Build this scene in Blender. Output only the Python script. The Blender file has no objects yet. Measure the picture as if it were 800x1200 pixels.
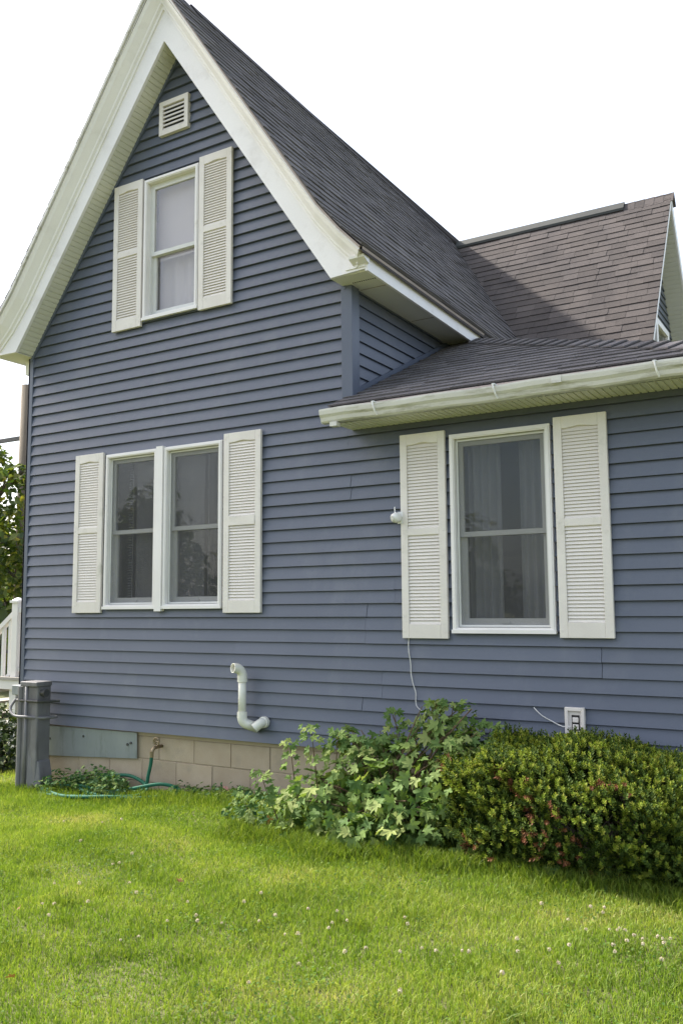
import bpy, math, random
import numpy as np
from mathutils import Vector, Matrix

random.seed(7)
RNG = np.random.default_rng(11)
S = bpy.context.scene
COL = S.collection
RAD = math.radians

# ------------------------------------------------------------------ camera
YAW, PITCH, ROLL = RAD(31.0004), RAD(6.2849), RAD(-0.424)
CAM = Vector((0.0, -5.9507, -0.0365))
def cam_axes():
    cy, sy, cp, sp = math.cos(YAW), math.sin(YAW), math.cos(PITCH), math.sin(PITCH)
    f = Vector((-sy*cp, cy*cp, sp)); r = Vector((cy, sy, 0)); u = r.cross(f)
    c, s = math.cos(ROLL), math.sin(ROLL)
    return r*c + u*s, u*c - r*s, f
CR, CU, CF = cam_axes()
cd = bpy.data.cameras.new('camera'); cam = bpy.data.objects.new('camera', cd); COL.objects.link(cam)
cam.matrix_world = Matrix(((CR.x, CU.x, -CF.x, CAM.x), (CR.y, CU.y, -CF.y, CAM.y), (CR.z, CU.z, -CF.z, CAM.z), (0, 0, 0, 1)))
cd.sensor_fit = 'VERTICAL'; cd.sensor_height = 36.0; cd.sensor_width = 24.0
cd.lens = 36.0*1031.76/1200.0
cd.clip_start = 0.05; cd.clip_end = 2000
S.camera = cam

# ------------------------------------------------------------------ sky, sun, exposure
SUN_FROM = Vector((-0.722, 0.045, 0.69)).normalized()
w = bpy.data.worlds.new('World'); S.world = w; w.use_nodes = True
nt = w.node_tree; nt.nodes.clear()
sky = nt.nodes.new('ShaderNodeTexSky'); sky.sky_type = 'NISHITA'; sky.sun_disc = False
sky.sun_elevation = math.asin(SUN_FROM.z); sky.sun_rotation = math.atan2(SUN_FROM.x, SUN_FROM.y)
sky.dust_density = 4.0; sky.air_density = 1.0
veil = nt.nodes.new('ShaderNodeMix'); veil.data_type = 'RGBA'; veil.blend_type = 'ADD'
veil.inputs[0].default_value = 1.0
veil.inputs[7].default_value = (3.4, 3.45, 3.5, 1)          # thin bright cloud veil over the whole sky
nt.links.new(sky.outputs[0], veil.inputs[6])
wc = nt.nodes.new('ShaderNodeTexCoord'); wn_ = nt.nodes.new('ShaderNodeTexNoise'); wn_.inputs['Scale'].default_value = 2.2; wn_.inputs['Detail'].default_value = 5
nt.links.new(wc.outputs['Generated'], wn_.inputs['Vector'])
wr = nt.nodes.new('ShaderNodeMapRange'); wr.inputs[1].default_value = .36; wr.inputs[2].default_value = .58; nt.links.new(wn_.outputs[0], wr.inputs[0])
wm = nt.nodes.new('ShaderNodeMix'); wm.data_type = 'RGBA'; wm.inputs[6].default_value = (.3, .55, .8, 1); wm.inputs[7].default_value = (3.5, 3.5, 3.5, 1)
nt.links.new(wr.outputs[0], wm.inputs[0]); nt.links.new(wm.outputs[2], veil.inputs[7])
bg = nt.nodes.new('ShaderNodeBackground'); bg.inputs[1].default_value = 0.1
nt.links.new(veil.outputs[2], bg.inputs[0])
wo = nt.nodes.new('ShaderNodeOutputWorld'); nt.links.new(bg.outputs[0], wo.inputs[0])

sl = bpy.data.lights.new('sun', 'SUN'); sl.energy = 4.1; sl.angle = RAD(2.2); sl.color = (1.0, 0.95, 0.87)
so = bpy.data.objects.new('sun', sl); COL.objects.link(so)
so.rotation_euler = (-SUN_FROM).to_track_quat('-Z', 'Y').to_euler()
so.location = (-20, 0, 20)
S.view_settings.view_transform = 'Standard'; S.view_settings.look = 'None'
S.view_settings.exposure = 1.25; S.view_settings.gamma = 1.0
S.view_settings.use_curve_mapping = False

# ------------------------------------------------------------------ helpers
WL = {}
def link(o, parent=None, loc=(0, 0, 0)):
    COL.objects.link(o)
    loc = Vector(loc)
    WL[o.name] = loc
    if parent is not None:
        o.parent = parent; o.location = loc - WL[parent.name]
    else:
        o.location = loc
    return o
def tag(o, label=None, cat=None, group=None, kind=None):
    if label: o['label'] = label
    if cat: o['category'] = cat
    if group: o['group'] = group
    if kind: o['kind'] = kind
    return o
def empty(name, loc, label=None, cat=None, group=None, parent=None):
    o = bpy.data.objects.new(name, None); o.empty_display_size = .1
    link(o, parent, loc); return tag(o, label, cat, group)
def mesh_np(name, V, quads=None, tris=None, mat=None, smooth=False):
    """fast mesh from numpy arrays"""
    me = bpy.data.meshes.new(name); V = np.asarray(V, np.float32).reshape(-1, 3)
    me.vertices.add(len(V)); me.vertices.foreach_set('co', V.ravel())
    L = []; T = []; st = 0
    if quads is not None and len(quads):
        q = np.asarray(quads, np.int32); L.append(q.ravel()); T.append(np.full(len(q), 4, np.int32))
    if tris is not None and len(tris):
        t = np.asarray(tris, np.int32); L.append(t.ravel()); T.append(np.full(len(t), 3, np.int32))
    L = np.concatenate(L); T = np.concatenate(T)
    me.loops.add(len(L)); me.loops.foreach_set('vertex_index', L)
    me.polygons.add(len(T)); me.polygons.foreach_set('loop_start', np.concatenate([[0], np.cumsum(T)[:-1]]).astype(np.int32))
    me.polygons.foreach_set('loop_total', T)
    if smooth: me.polygons.foreach_set('use_smooth', np.ones(len(T), bool))
    me.update(calc_edges=True)
    if mat: me.materials.append(mat)
    return me
class MB:
    def __init__(s): s.v = []; s.f = []
    def quad(s, a, b, c, d):
        i = len(s.v); s.v += [tuple(a), tuple(b), tuple(c), tuple(d)]; s.f.append((i, i+1, i+2, i+3))
    def hexa(s, p):
        """p: 8 points, bottom ring 0-3, top ring 4-7"""
        i = len(s.v); s.v += [tuple(q) for q in p]
        for f in ((3, 2, 1, 0), (4, 5, 6, 7), (0, 1, 5, 4), (1, 2, 6, 5), (2, 3, 7, 6), (3, 0, 4, 7)):
            s.f.append(tuple(i+k for k in f))
    def box(s, a, b):
        x0, y0, z0 = a; x1, y1, z1 = b
        s.hexa([(x0, y0, z0), (x1, y0, z0), (x1, y1, z0), (x0, y1, z0), (x0, y0, z1), (x1, y0, z1), (x1, y1, z1), (x0, y1, z1)])
    def ring(s, x0, x1, z0, z1, wl, wr, wb, wt, y0, y1):
        """rectangular picture frame in the xz plane, from y0 to y1"""
        o = [(x0, z0), (x1, z0), (x1, z1), (x0, z1)]
        n = [(x0+wl, z0+wb), (x1-wr, z0+wb), (x1-wr, z1-wt), (x0+wl, z1-wt)]
        for k in range(4):
            a, b, c, d = o[k], o[(k+1) % 4], n[(k+1) % 4], n[k]
            s.hexa([(a[0], y0, a[1]), (b[0], y0, b[1]), (c[0], y0, c[1]), (d[0], y0, d[1]),
                    (a[0], y1, a[1]), (b[0], y1, b[1]), (c[0], y1, c[1]), (d[0], y1, d[1])])
    def prism_xz(s, poly, y0, y1):
        i = len(s.v); n = len(poly)
        s.v += [(x, y0, z) for x, z in poly] + [(x, y1, z) for x, z in poly]
        s.f.append(tuple(range(i, i+n))); s.f.append(tuple(range(i+2*n-1, i+n-1, -1)))
        for k in range(n):
            a, b = i+k, i+(k+1) % n
            s.f.append((a, a+n, b+n, b))
    def slab(s, poly, nrm, th):
        """extrude a 3d polygon along nrm"""
        i = len(s.v); n = len(poly); nrm = Vector(nrm)
        s.v += [tuple(p) for p in poly] + [tuple(Vector(p)+nrm*th) for p in poly]
        s.f.append(tuple(range(i+n-1, i-1, -1))); s.f.append(tuple(range(i+n, i+2*n)))
        for k in range(n):
            a, b = i+k, i+(k+1) % n
            s.f.append((a, b, b+n, a+n))
    def tube(s, pts, r, n=10, caps=True, r2=None):
        pts = [Vector(p) for p in pts]; m = len(pts); i0 = len(s.v)
        rs = r if isinstance(r, (list, tuple)) else [r]*m
        up = None
        for k, p in enumerate(pts):
            t = (pts[min(k+1, m-1)] - pts[max(k-1, 0)]).normalized()
            if up is None:
                up = Vector((0, 0, 1)) if abs(t.z) < .9 else Vector((1, 0, 0))
            a = t.cross(up).normalized(); b = a.cross(t).normalized(); up = b
            for j in range(n):
                an = 2*math.pi*j/n
                s.v.append(tuple(p + (a*math.cos(an) + b*math.sin(an))*rs[k]))
        for k in range(m-1):
            for j in range(n):
                s.f.append((i0+k*n+j, i0+k*n+(j+1) % n, i0+(k+1)*n+(j+1) % n, i0+(k+1)*n+j))
        if caps:
            s.f.append(tuple(i0+j for j in range(n-1, -1, -1))); s.f.append(tuple(i0+(m-1)*n+j for j in range(n)))
    def sweep(s, line, prof):
        """sweep a profile (n, y) along an xz polyline; n is measured to the left normal, mitred"""
        m = len(line); k = len(prof); i0 = len(s.v)
        P = [Vector(p) for p in line]
        for i in range(m):
            d0 = (P[i]-P[i-1]).normalized() if i > 0 else (P[1]-P[0]).normalized()
            d1 = (P[i+1]-P[i]).normalized() if i < m-1 else (P[i]-P[i-1]).normalized()
            n0 = Vector((-d0.y, d0.x)); n1 = Vector((-d1.y, d1.x)); b = (n0+n1).normalized()
            sc = 1.0/max(.3, b.dot(n0))
            for (nn, yy) in prof:
                q = P[i] + b*(nn*sc); s.v.append((q.x, yy, q.y))
        for i in range(m-1):
            for j in range(k):
                s.f.append((i0+i*k+j, i0+i*k+(j+1) % k, i0+(i+1)*k+(j+1) % k, i0+(i+1)*k+j))
        s.f.append(tuple(i0+j for j in range(k))); s.f.append(tuple(i0+(m-1)*k+j for j in range(k-1, -1, -1)))
    def mesh(s, name, mat=None, smooth=False):
        me = bpy.data.meshes.new(name); me.from_pydata(s.v, [], s.f)
        if mat: me.materials.append(mat)
        if smooth:
            for p in me.polygons: p.use_smooth = True
        me.validate(); me.update(); return me
    def build(s, name, mat, parent=None, loc=(0, 0, 0), smooth=False, bevel=0):
        """vertices are world coordinates; the object's origin is moved to loc"""
        me = s.mesh(name, mat, smooth)
        if loc != (0, 0, 0): me.transform(Matrix.Translation(-Vector(loc)))
        o = link(bpy.data.objects.new(name, me), parent, loc)
        if bevel:
            b = o.modifiers.new('bevel', 'BEVEL'); b.width = bevel; b.segments = 2; b.limit_method = 'ANGLE'
        return o
def inst(name, me, parent, loc, rot=(0, 0, 0), scale=(1, 1, 1)):
    o = bpy.data.objects.new(name, me); link(o, parent, loc); o.rotation_euler = rot; o.scale = scale; return o
def bez(pts, n=8):
    """Catmull-Rom through points"""
    P = [Vector(p) for p in pts]; out = []
    for i in range(len(P)-1):
        a, b, c, d = P[max(i-1, 0)], P[i], P[i+1], P[min(i+2, len(P)-1)]
        for k in range(n):
            t = k/n
            out.append(.5*((2*b)+(c-a)*t+(2*a-5*b+4*c-d)*t*t+(3*b-a-3*c+d)*t**3))
    out.append(P[-1]); return out
def ray(px, py):
    """direction through a pixel of the photograph, to read sizes and places off it"""
    return CR*((px-400)/1031.76) + CU*(-(py-600)/1031.76) + CF
def on_y(px, py, y=0.0):
    r = ray(px, py); return CAM + r*((y-CAM.y)/r.y)
def ground(x, y=0):
    return -1.55 - .058*max(0.0, -4.5-x) + .012*math.sin(x*1.3+y*.7) + .008*math.sin(x*2.9-y*2.1)
def on_ground(px, py):
    r = ray(px, py); t = -1.5/r.z
    for _ in range(12):
        p = CAM+r*t; t += (p.z-ground(p.x, p.y))/(-r.z)
    return CAM+r*t

# ------------------------------------------------------------------ materials
def N(nt, kind, **kw):
    n = nt.nodes.new(kind)
    for k, v in kw.items(): setattr(n, k, v)
    return n
def rgba(c): return (c[0], c[1], c[2], 1)
def mixc(nt, fac, a, b, mode='MIX'):
    n = N(nt, 'ShaderNodeMix', data_type='RGBA', blend_type=mode)
    for sock, v in ((n.inputs[0], fac), (n.inputs[6], a), (n.inputs[7], b)):
        if isinstance(v, (int, float)): sock.default_value = v
        elif isinstance(v, (tuple, list)): sock.default_value = rgba(v)
        else: nt.links.new(v, sock)
    return n.outputs[2]
def noise(nt, vec, scale, detail=4, rough=.55):
    n = N(nt, 'ShaderNodeTexNoise'); n.inputs['Scale'].default_value = scale; n.inputs['Detail'].default_value = detail
    n.inputs['Roughness'].default_value = rough; nt.links.new(vec, n.inputs['Vector']); return n.outputs[0]
def ramp(nt, v, lo, hi):
    n = N(nt, 'ShaderNodeMapRange'); n.clamp = True
    n.inputs[1].default_value = lo; n.inputs[2].default_value = hi; nt.links.new(v, n.inputs[0]); return n.outputs[0]
def mapped(nt, stretch=(1, 1, 1), coord='Object'):
    tc = N(nt, 'ShaderNodeTexCoord'); m = N(nt, 'ShaderNodeMapping'); m.inputs['Scale'].default_value = stretch
    nt.links.new(tc.outputs[coord], m.inputs[0]); return m.outputs[0]
def piece_random(nt):
    g = N(nt, 'ShaderNodeNewGeometry'); o = N(nt, 'ShaderNodeObjectInfo')
    a = N(nt, 'ShaderNodeMath', operation='ADD'); nt.links.new(g.outputs['Random Per Island'], a.inputs[0]); nt.links.new(o.outputs['Random'], a.inputs[1])
    f = N(nt, 'ShaderNodeMath', operation='FRACT'); nt.links.new(a.outputs[0], f.inputs[0]); return f.outputs[0]
def pmat(name, c1, c2=None, scale=3.0, lo=.35, hi=.7, rough=.6, stretch=(1, 1, 1), bump=0.0, bscale=60, bstretch=None, metal=0.0,
         piece=0.0, stain=None, stain_scale=1.5, stain_lo=.55, stain_hi=.75, stain_stretch=(1, 1, 1), spec=.5, fine=0.0, fine_scale=180, bdist=.003):
    m = bpy.data.materials.new(name); m.use_nodes = True; nt = m.node_tree
    bs = nt.nodes['Principled BSDF']
    v = mapped(nt, stretch)
    col = mixc(nt, ramp(nt, noise(nt, v, scale), lo, hi), c1, c2 or c1)
    if fine:
        fv = ramp(nt, noise(nt, mapped(nt), fine_scale, 2), .25, .75)
        mr = N(nt, 'ShaderNodeMapRange'); mr.inputs[3].default_value = 1-fine; mr.inputs[4].default_value = 1+fine
        nt.links.new(fv, mr.inputs[0])
        cx = N(nt, 'ShaderNodeVectorMath', operation='SCALE'); nt.links.new(col, cx.inputs[0]); nt.links.new(mr.outputs[0], cx.inputs['Scale']); col = cx.outputs[0]
    if stain:
        sv = mapped(nt, stain_stretch)
        col = mixc(nt, ramp(nt, noise(nt, sv, stain_scale, 6, .65), stain_lo, stain_hi), col, stain)
    if piece:
        mr = N(nt, 'ShaderNodeMapRange'); mr.inputs[3].default_value = 1-piece; mr.inputs[4].default_value = 1+piece
        nt.links.new(piece_random(nt), mr.inputs[0])
        cx = N(nt, 'ShaderNodeVectorMath', operation='SCALE'); nt.links.new(col, cx.inputs[0]); nt.links.new(mr.outputs[0], cx.inputs['Scale']); col = cx.outputs[0]
    nt.links.new(col, bs.inputs['Base Color'])
    bs.inputs['Roughness'].default_value = rough; bs.inputs['Metallic'].default_value = metal
    bs.inputs['Specular IOR Level'].default_value = spec
    if bump:
        b = N(nt, 'ShaderNodeBump'); b.inputs['Strength'].default_value = bump; b.inputs['Distance'].default_value = bdist
        nt.links.new(noise(nt, mapped(nt, bstretch or (1, 1, 1)), bscale, 5), b.inputs['Height']); nt.links.new(b.outputs[0], bs.inputs['Normal'])
    return m
def leafmat(name, cols, trans=.35, rough=.5, gloss=.06, big=0.0):
    """leaf colour varies per leaf; part of the light passes through"""
    m = bpy.data.materials.new(name); m.use_nodes = True; nt = m.node_tree; nt.nodes.clear()
    r = N(nt, 'ShaderNodeValToRGB'); r.color_ramp.interpolation = 'LINEAR'
    el = r.color_ramp.elements
    while len(el) < len(cols): el.new(.5)
    for i, (p, c) in enumerate(cols): el[i].position = p; el[i].color = rgba(c)
    f = piece_random(nt)
    if big:
        nz = noise(nt, mapped(nt, (1, 1, 1)), big, 3)
        a = N(nt, 'ShaderNodeMath', operation='MULTIPLY_ADD'); nt.links.new(nz, a.inputs[0]); a.inputs[1].default_value = 1.5
        s2 = N(nt, 'ShaderNodeMath', operation='MULTIPLY'); nt.links.new(f, s2.inputs[0]); s2.inputs[1].default_value = .55
        s3 = N(nt, 'ShaderNodeMath', operation='SUBTRACT'); nt.links.new(s2.outputs[0], s3.inputs[0]); s3.inputs[1].default_value = .53
        nt.links.new(s3.outputs[0], a.inputs[2]); a.use_clamp = True; f = a.outputs[0]
    nt.links.new(f, r.inputs[0])
    d = N(nt, 'ShaderNodeBsdfDiffuse'); t = N(nt, 'ShaderNodeBsdfTranslucent'); g = N(nt, 'ShaderNodeBsdfGlossy'); g.inputs['Roughness'].default_value = rough
    tc = mixc(nt, 1.0, r.outputs[0], (1.25, 1.3, .6), 'MULTIPLY')
    nt.links.new(r.outputs[0], d.inputs[0]); nt.links.new(tc, t.inputs[0])
    m1 = N(nt, 'ShaderNodeMixShader'); m1.inputs[0].default_value = trans; nt.links.new(d.outputs[0], m1.inputs[1]); nt.links.new(t.outputs[0], m1.inputs[2])
    m2 = N(nt, 'ShaderNodeMixShader'); m2.inputs[0].default_value = gloss; nt.links.new(m1.outputs[0], m2.inputs[1]); nt.links.new(g.outputs[0], m2.inputs[2])
    o = N(nt, 'ShaderNodeOutputMaterial'); nt.links.new(m2.outputs[0], o.inputs[0]); return m
def glassmat(name, tint=(.86, .88, .88), ior=1.5, boost=1.0):
    m = bpy.data.materials.new(name); m.use_nodes = True; nt = m.node_tree; nt.nodes.clear()
    t = N(nt, 'ShaderNodeBsdfTransparent'); t.inputs[0].default_value = rgba(tint)
    g = N(nt, 'ShaderNodeBsdfGlossy'); g.inputs['Roughness'].default_value = 0.012
    b = N(nt, 'ShaderNodeBump'); b.inputs['Strength'].default_value = .06; b.inputs['Distance'].default_value = .01
    nt.links.new(noise(nt, mapped(nt), 2.2, 2), b.inputs['Height']); nt.links.new(b.outputs[0], g.inputs['Normal'])
    f = N(nt, 'ShaderNodeLayerWeight'); f.inputs[0].default_value = .5       # facing ratio -> Schlick reflectance, the same on both faces
    pw = N(nt, 'ShaderNodeMath', operation='POWER'); pw.inputs[1].default_value = 5.0; nt.links.new(f.outputs['Facing'], pw.inputs[0])
    k = N(nt, 'ShaderNodeMath', operation='MULTIPLY_ADD'); k.inputs[1].default_value = .95; k.inputs[2].default_value = .05*boost; k.use_clamp = True; nt.links.new(pw.outputs[0], k.inputs[0])
    mx = N(nt, 'ShaderNodeMixShader'); nt.links.new(k.outputs[0], mx.inputs[0]); nt.links.new(t.outputs[0], mx.inputs[1]); nt.links.new(g.outputs[0], mx.inputs[2])
    o = N(nt, 'ShaderNodeOutputMaterial'); nt.links.new(mx.outputs[0], o.inputs[0]); return m
def screenmat(name, col, opacity):
    m = bpy.data.materials.new(name); m.use_nodes = True; nt = m.node_tree; nt.nodes.clear()
    t = N(nt, 'ShaderNodeBsdfTransparent'); d = N(nt, 'ShaderNodeBsdfDiffuse'); d.inputs[0].default_value = rgba(col)
    mx = N(nt, 'ShaderNodeMixShader'); mx.inputs[0].default_value = opacity
    nt.links.new(t.outputs[0], mx.inputs[1]); nt.links.new(d.outputs[0], mx.inputs[2])
    o = N(nt, 'ShaderNodeOutputMaterial'); nt.links.new(mx.outputs[0], o.inputs[0]); return m

M = {}
M['siding'] = pmat('slate_blue_vinyl', (.096, .111, .151), (.114, .128, .169), 1.1, .3, .75, rough=.42, piece=.035, bump=.25, bscale=9, bstretch=(1.5, 1, 30), bdist=.002,
                   stain=(.145, .157, .19), stain_scale=2.2, stain_lo=.52, stain_hi=.85, stain_stretch=(1.2, 1, .7), fine=.03, fine_scale=90)
M['corner'] = pmat('slate_blue_trim', (.088, .104, .146), (.10, .117, .16), 2, rough=.4, fine=.03)
M['white'] = pmat('painted_white_trim', (.82, .80, .81), (.86, .84, .85), 2.5, rough=.45, stain=(.66, .63, .62), stain_scale=3.4, stain_lo=.55, stain_hi=.85, fine=.03, bump=.12, bscale=35)
M['soffit'] = pmat('soffit_vinyl', (.66, .66, .58), (.72, .71, .64), 2, rough=.5, fine=.03)
M['shutter'] = pmat('cream_shutter_vinyl', (.70, .655, .61), (.76, .72, .675), 4, rough=.5, stain=(.52, .50, .44), stain_scale=7, stain_lo=.58, stain_hi=.8, fine=.04, piece=.02)
M['frame'] = pmat('window_frame_vinyl', (.77, .745, .73), (.82, .795, .785), 3, rough=.4, stain=(.55, .52, .45), stain_scale=6, stain_lo=.64, stain_hi=.85)
M['sash'] = pmat('window_sash_vinyl', (.62, .62, .60), (.68, .68, .66), 3, rough=.4)
M['gutter'] = pmat('weathered_gutter', (.58, .57, .53), (.66, .65, .61), 3, rough=.45, stain=(.25, .24, .15), stain_scale=7, stain_lo=.52, stain_hi=.74, stain_stretch=(.5, 2, 3), fine=.06)
M['drip'] = pmat('drip_edge_metal', (.30, .245, .22), (.38, .31, .28), 4, rough=.5, fine=.08)
M['deck'] = pmat('roof_deck', (.045, .04, .04), (.06, .05, .05), 3, rough=.9)
def shinglemat(name, base, dark, light, pc=.2):
    m = pmat(name, base, dark, 2.0, .35, .75, rough=.92, piece=pc, fine=.36, fine_scale=150, bump=.6, bscale=220, stain=light, stain_scale=1.1, stain_lo=.55, stain_hi=.8, spec=.2, bdist=.004)
    return m
M['shingle_grey'] = shinglemat('asphalt_shingle_charcoal', (.138, .128, .129), (.102, .096, .100), (.165, .152, .148))
M['shingle'] = shinglemat('asphalt_shingle_brown_grey', (.102, .088, .083), (.078, .069, .068), (.124, .106, .098), .15)
M['vent_strip'] = pmat('ridge_vent_grey', (.035, .038, .036), (.05, .053, .048), 4, rough=.8, fine=.15)
M['block'] = pmat('concrete_block', (.40, .315, .22), (.45, .365, .265), 5, rough=.9, piece=.07, fine=.12, fine_scale=220, bump=.5, bscale=160, stain=(.27, .24, .19), stain_scale=3, stain_lo=.55, stain_hi=.8)
M['mortar'] = pmat('mortar', (.36, .285, .205), (.41, .33, .245), 6, rough=.95, fine=.1)
M['sheet'] = pmat('galvanised_sheet', (.25, .275, .29), (.31, .33, .345), 3, rough=.5, metal=.35, stain=(.16, .18, .17), stain_scale=4, stain_lo=.52, stain_hi=.75, stain_stretch=(2, 1, .6))
M['grey_metal'] = pmat('grey_cabinet_paint', (.14, .135, .14), (.19, .185, .19), 5, rough=.55, stain=(.08, .075, .075), stain_scale=5, stain_lo=.5, stain_hi=.75, stain_stretch=(3, 3, .5), fine=.06)
M['dark_metal'] = pmat('dark_fitting', (.06, .06, .06), (.10, .095, .09), 8, rough=.5, metal=.3)
M['pvc'] = pmat('white_pvc', (.72, .71, .63), (.78, .77, .70), 6, rough=.35, stain=(.55, .52, .42), stain_scale=9, stain_lo=.6, stain_hi=.8)
M['dark'] = pmat('hollow_shade_paint', (.03, .028, .026), rough=.9)  # near-black colour standing in for the shade inside holes and pipes
M['brass'] = pmat('weathered_brass', (.30, .24, .15), (.22, .17, .11), 30, rough=.45, metal=.7)
M['hose'] = pmat('green_hose', (.005, .10, .055), (.008, .13, .07), 9, rough=.75)
M['plastic_white'] = pmat('white_plastic', (.76, .76, .75), (.80, .80, .79), 5, rough=.35)
M['outlet'] = pmat('ivory_outlet_plastic', (.72, .66, .60), (.76, .71, .66), 6, rough=.4)
M['cable'] = pmat('white_cable', (.66, .65, .63), rough=.5)
M['room'] = pmat('room_paint', (.24, .24, .26), (.28, .28, .29), 2, rough=.9)
M['curtain'] = pmat('sheer_curtain', (.48, .49, .52), (.56, .57, .59), 4, rough=.9)
M['shade'] = pmat('roller_shade', (.70, .63, .62), (.75, .68, .66), 1.5, rough=.85)
M['glass'] = glassmat('window_glass', (.87, .87, .87), 1.5, 1.7)
M['screen'] = screenmat('insect_screen', (.13, .13, .135), .24)
M['wood_pole'] = pmat('weathered_pole', (.13, .105, .075), (.18, .145, .105), 4, rough=.9, stretch=(6, 6, .6), bump=.5, bscale=18, bstretch=(8, 8, .8), bdist=.01)
M['bark'] = pmat('tree_bark', (.075, .06, .045), (.11, .09, .07), 6, rough=.95, bump=.7, bscale=25, bstretch=(3, 3, .8), bdist=.01)
M['rail'] = pmat('porch_white_paint', (.70, .68, .65), (.76, .74, .71), 3, rough=.5)
M['porch_deck'] = pmat('porch_boards', (.33, .30, .27), (.40, .37, .33), 5, rough=.8, piece=.08)
M['lawn'] = pmat('lawn_soil_and_thatch', (.11, .115, .04), (.14, .145, .05), 7, .3, .7, rough=.95, fine=.3, fine_scale=120, bump=.8, bscale=70, bdist=.02, stain=(.16, .135, .055), stain_scale=2.2, stain_lo=.58, stain_hi=.8)
M['grass'] = leafmat('grass_blades', [(0, (.075, .145, .014)), (.3, (.165, .255, .028)), (.6, (.255, .335, .05)), (.85, (.35, .385, .09)), (1, (.45, .40, .19))], .35, .5, .015, big=1.5)
M['grass_deep'] = leafmat('tall_grass_blades', [(0, (.07, .125, .014)), (.6, (.15, .22, .024)), (1, (.25, .29, .05))], .35, .5, .015)
M['yew_new'] = leafmat('yew_new_growth', [(0, (.12, .18, .02)), (.6, (.20, .25, .03)), (1, (.31, .31, .055))], .25, .6, .012)
M['yew_old'] = leafmat('yew_needles', [(0, (.03, .058, .012)), (.6, (.062, .10, .018)), (1, (.10, .135, .022))], .15, .6, .012)
M['yew_dead'] = leafmat('yew_dead_needles', [(0, (.10, .035, .016)), (.6, (.17, .065, .028)), (1, (.22, .11, .05))], .1, .6, .02)
M['maple'] = leafmat('lobed_leaf', [(0, (.07, .135, .034)), (.4, (.135, .215, .055)), (.8, (.205, .28, .08)), (1, (.31, .355, .12))], .28, .6, .015)
M['tree_leaf'] = leafmat('tree_leaf', [(0, (.035, .065, .012)), (.5, (.075, .115, .018)), (.85, (.15, .175, .025)), (1, (.24, .22, .03))], .4, .5, .04)
M['dark_leaf'] = leafmat('dark_hedge_leaf', [(0, (.012, .025, .008)), (.6, (.028, .052, .012)), (1, (.08, .11, .02))], .2, .5, .04)
M['weed'] = leafmat('weed_leaf', [(0, (.03, .085, .03)), (.5, (.06, .13, .035)), (1, (.15, .2, .05))], .25, .6, .015)
M['clover'] = leafmat('clover_bloom', [(0, (.52, .40, .33)), (.5, (.62, .54, .44)), (1, (.72, .67, .58))], .2, .6, .0)
M['dry_leaf'] = leafmat('dry_leaf', [(0, (.13, .065, .03)), (1, (.24, .14, .06))], .2, .6, .02)
M['pink'] = leafmat('pink_bloom', [(0, (.5, .22, .2)), (1, (.62, .34, .3))], .2, .6, .0)
M['clover_leaf'] = leafmat('clover_leaf', [(0, (.05, .11, .016)), (.6, (.09, .165, .022)), (1, (.15, .21, .035))], .3, .6, .015)
M['stem'] = pmat('green_brown_stem', (.10, .085, .035), (.12, .06, .035), 9, rough=.8)
M['timber'] = pmat('edging_timber', (.075, .065, .055), (.12, .10, .085), 8, rough=.9, fine=.15)

# ------------------------------------------------------------------ ground
def build_ground():
    xs = np.concatenate([[-400, -120, -50, -25], np.linspace(-12, 4, 65), [12, 30, 80, 400]])
    ys = np.concatenate([[-400, -100, -40, -15], np.linspace(-7, 3, 41), [8, 15, 30, 80, 400]])
    V = [(x, y, ground(max(-11, min(x, 4)), max(-7, min(y, 3)))) for y in ys for x in xs]
    nx = len(xs)
    Q = [(j*nx+i, j*nx+i+1, (j+1)*nx+i+1, (j+1)*nx+i) for j in range(len(ys)-1) for i in range(nx-1)]
    me = mesh_np('lawn', V, Q, mat=M['lawn'], smooth=True)
    return tag(link(bpy.data.objects.new('lawn', me)), kind='structure')
build_ground()

# ------------------------------------------------------------------ the house
SID = .1016                                   # exposure of one siding course
XL, XR, XE = -7.265, -3.458, -0.92            # left corner, right gable corner, right corner of the lean-to
XA = -5.305                                   # apex
OV = .24                                      # rake overhang
def soff_l(x): return 5.205 - 1.373*(XA-x)
def soff_r(x): return 5.205 - 1.475*(x-XA)
house = empty('house', (-4.1, 3.0, -1.6), 'steep gabled house with slate blue lap siding, white trim and a lean-to on its right', 'house')

# windows: outer frame (x0, x1, z0, z1)
WIN_G = (-5.708, -5.045, 2.662, 4.036)
WIN_D1 = (-6.138, -5.492, -.02, 1.428)
WIN_D2 = (-5.410, -4.747, -.02, 1.428)
WIN_E = (-2.620, -1.862, -.212, 1.237)
OPEN = [(WIN_G[0]+.012, WIN_G[1]-.012, WIN_G[2]+.012, WIN_G[3]-.012), (WIN_D1[0]+.012, WIN_D2[1]-.012, WIN_D1[2]+.012, WIN_D1[3]-.012),
        (WIN_E[0]+.012, WIN_E[1]-.012, WIN_E[2]+.012, WIN_E[3]-.012)]
def lim(z):
    l = XL if z < 2.52 else XA - (5.215-z)/1.373
    if z < 1.40: r = XE
    elif z < 2.49: r = XR-.02
    else: r = XA + (5.215-z)/1.475
    return l, r
def board_prism(mb, x0b, x1b, x0t, x1t, z0, z1, zk, push=0.0):
    fy = lambda z: -.026 + .0235*(z-zk)/SID - push
    if z0 <= zk+.001: z0 = zk+.0058                    # gap added under each lap to deepen its dark shadow line
    mb.hexa([(x0b, fy(z0), z0), (x1b, fy(z0), z0), (x1b, .004, z0), (x0b, .004, z0),
             (x0t, fy(z1), z1), (x1t, fy(z1), z1), (x1t, .004, z1), (x0t, .004, z1)])
front = MB(); boards = []
rs = random.Random(5)
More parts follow.
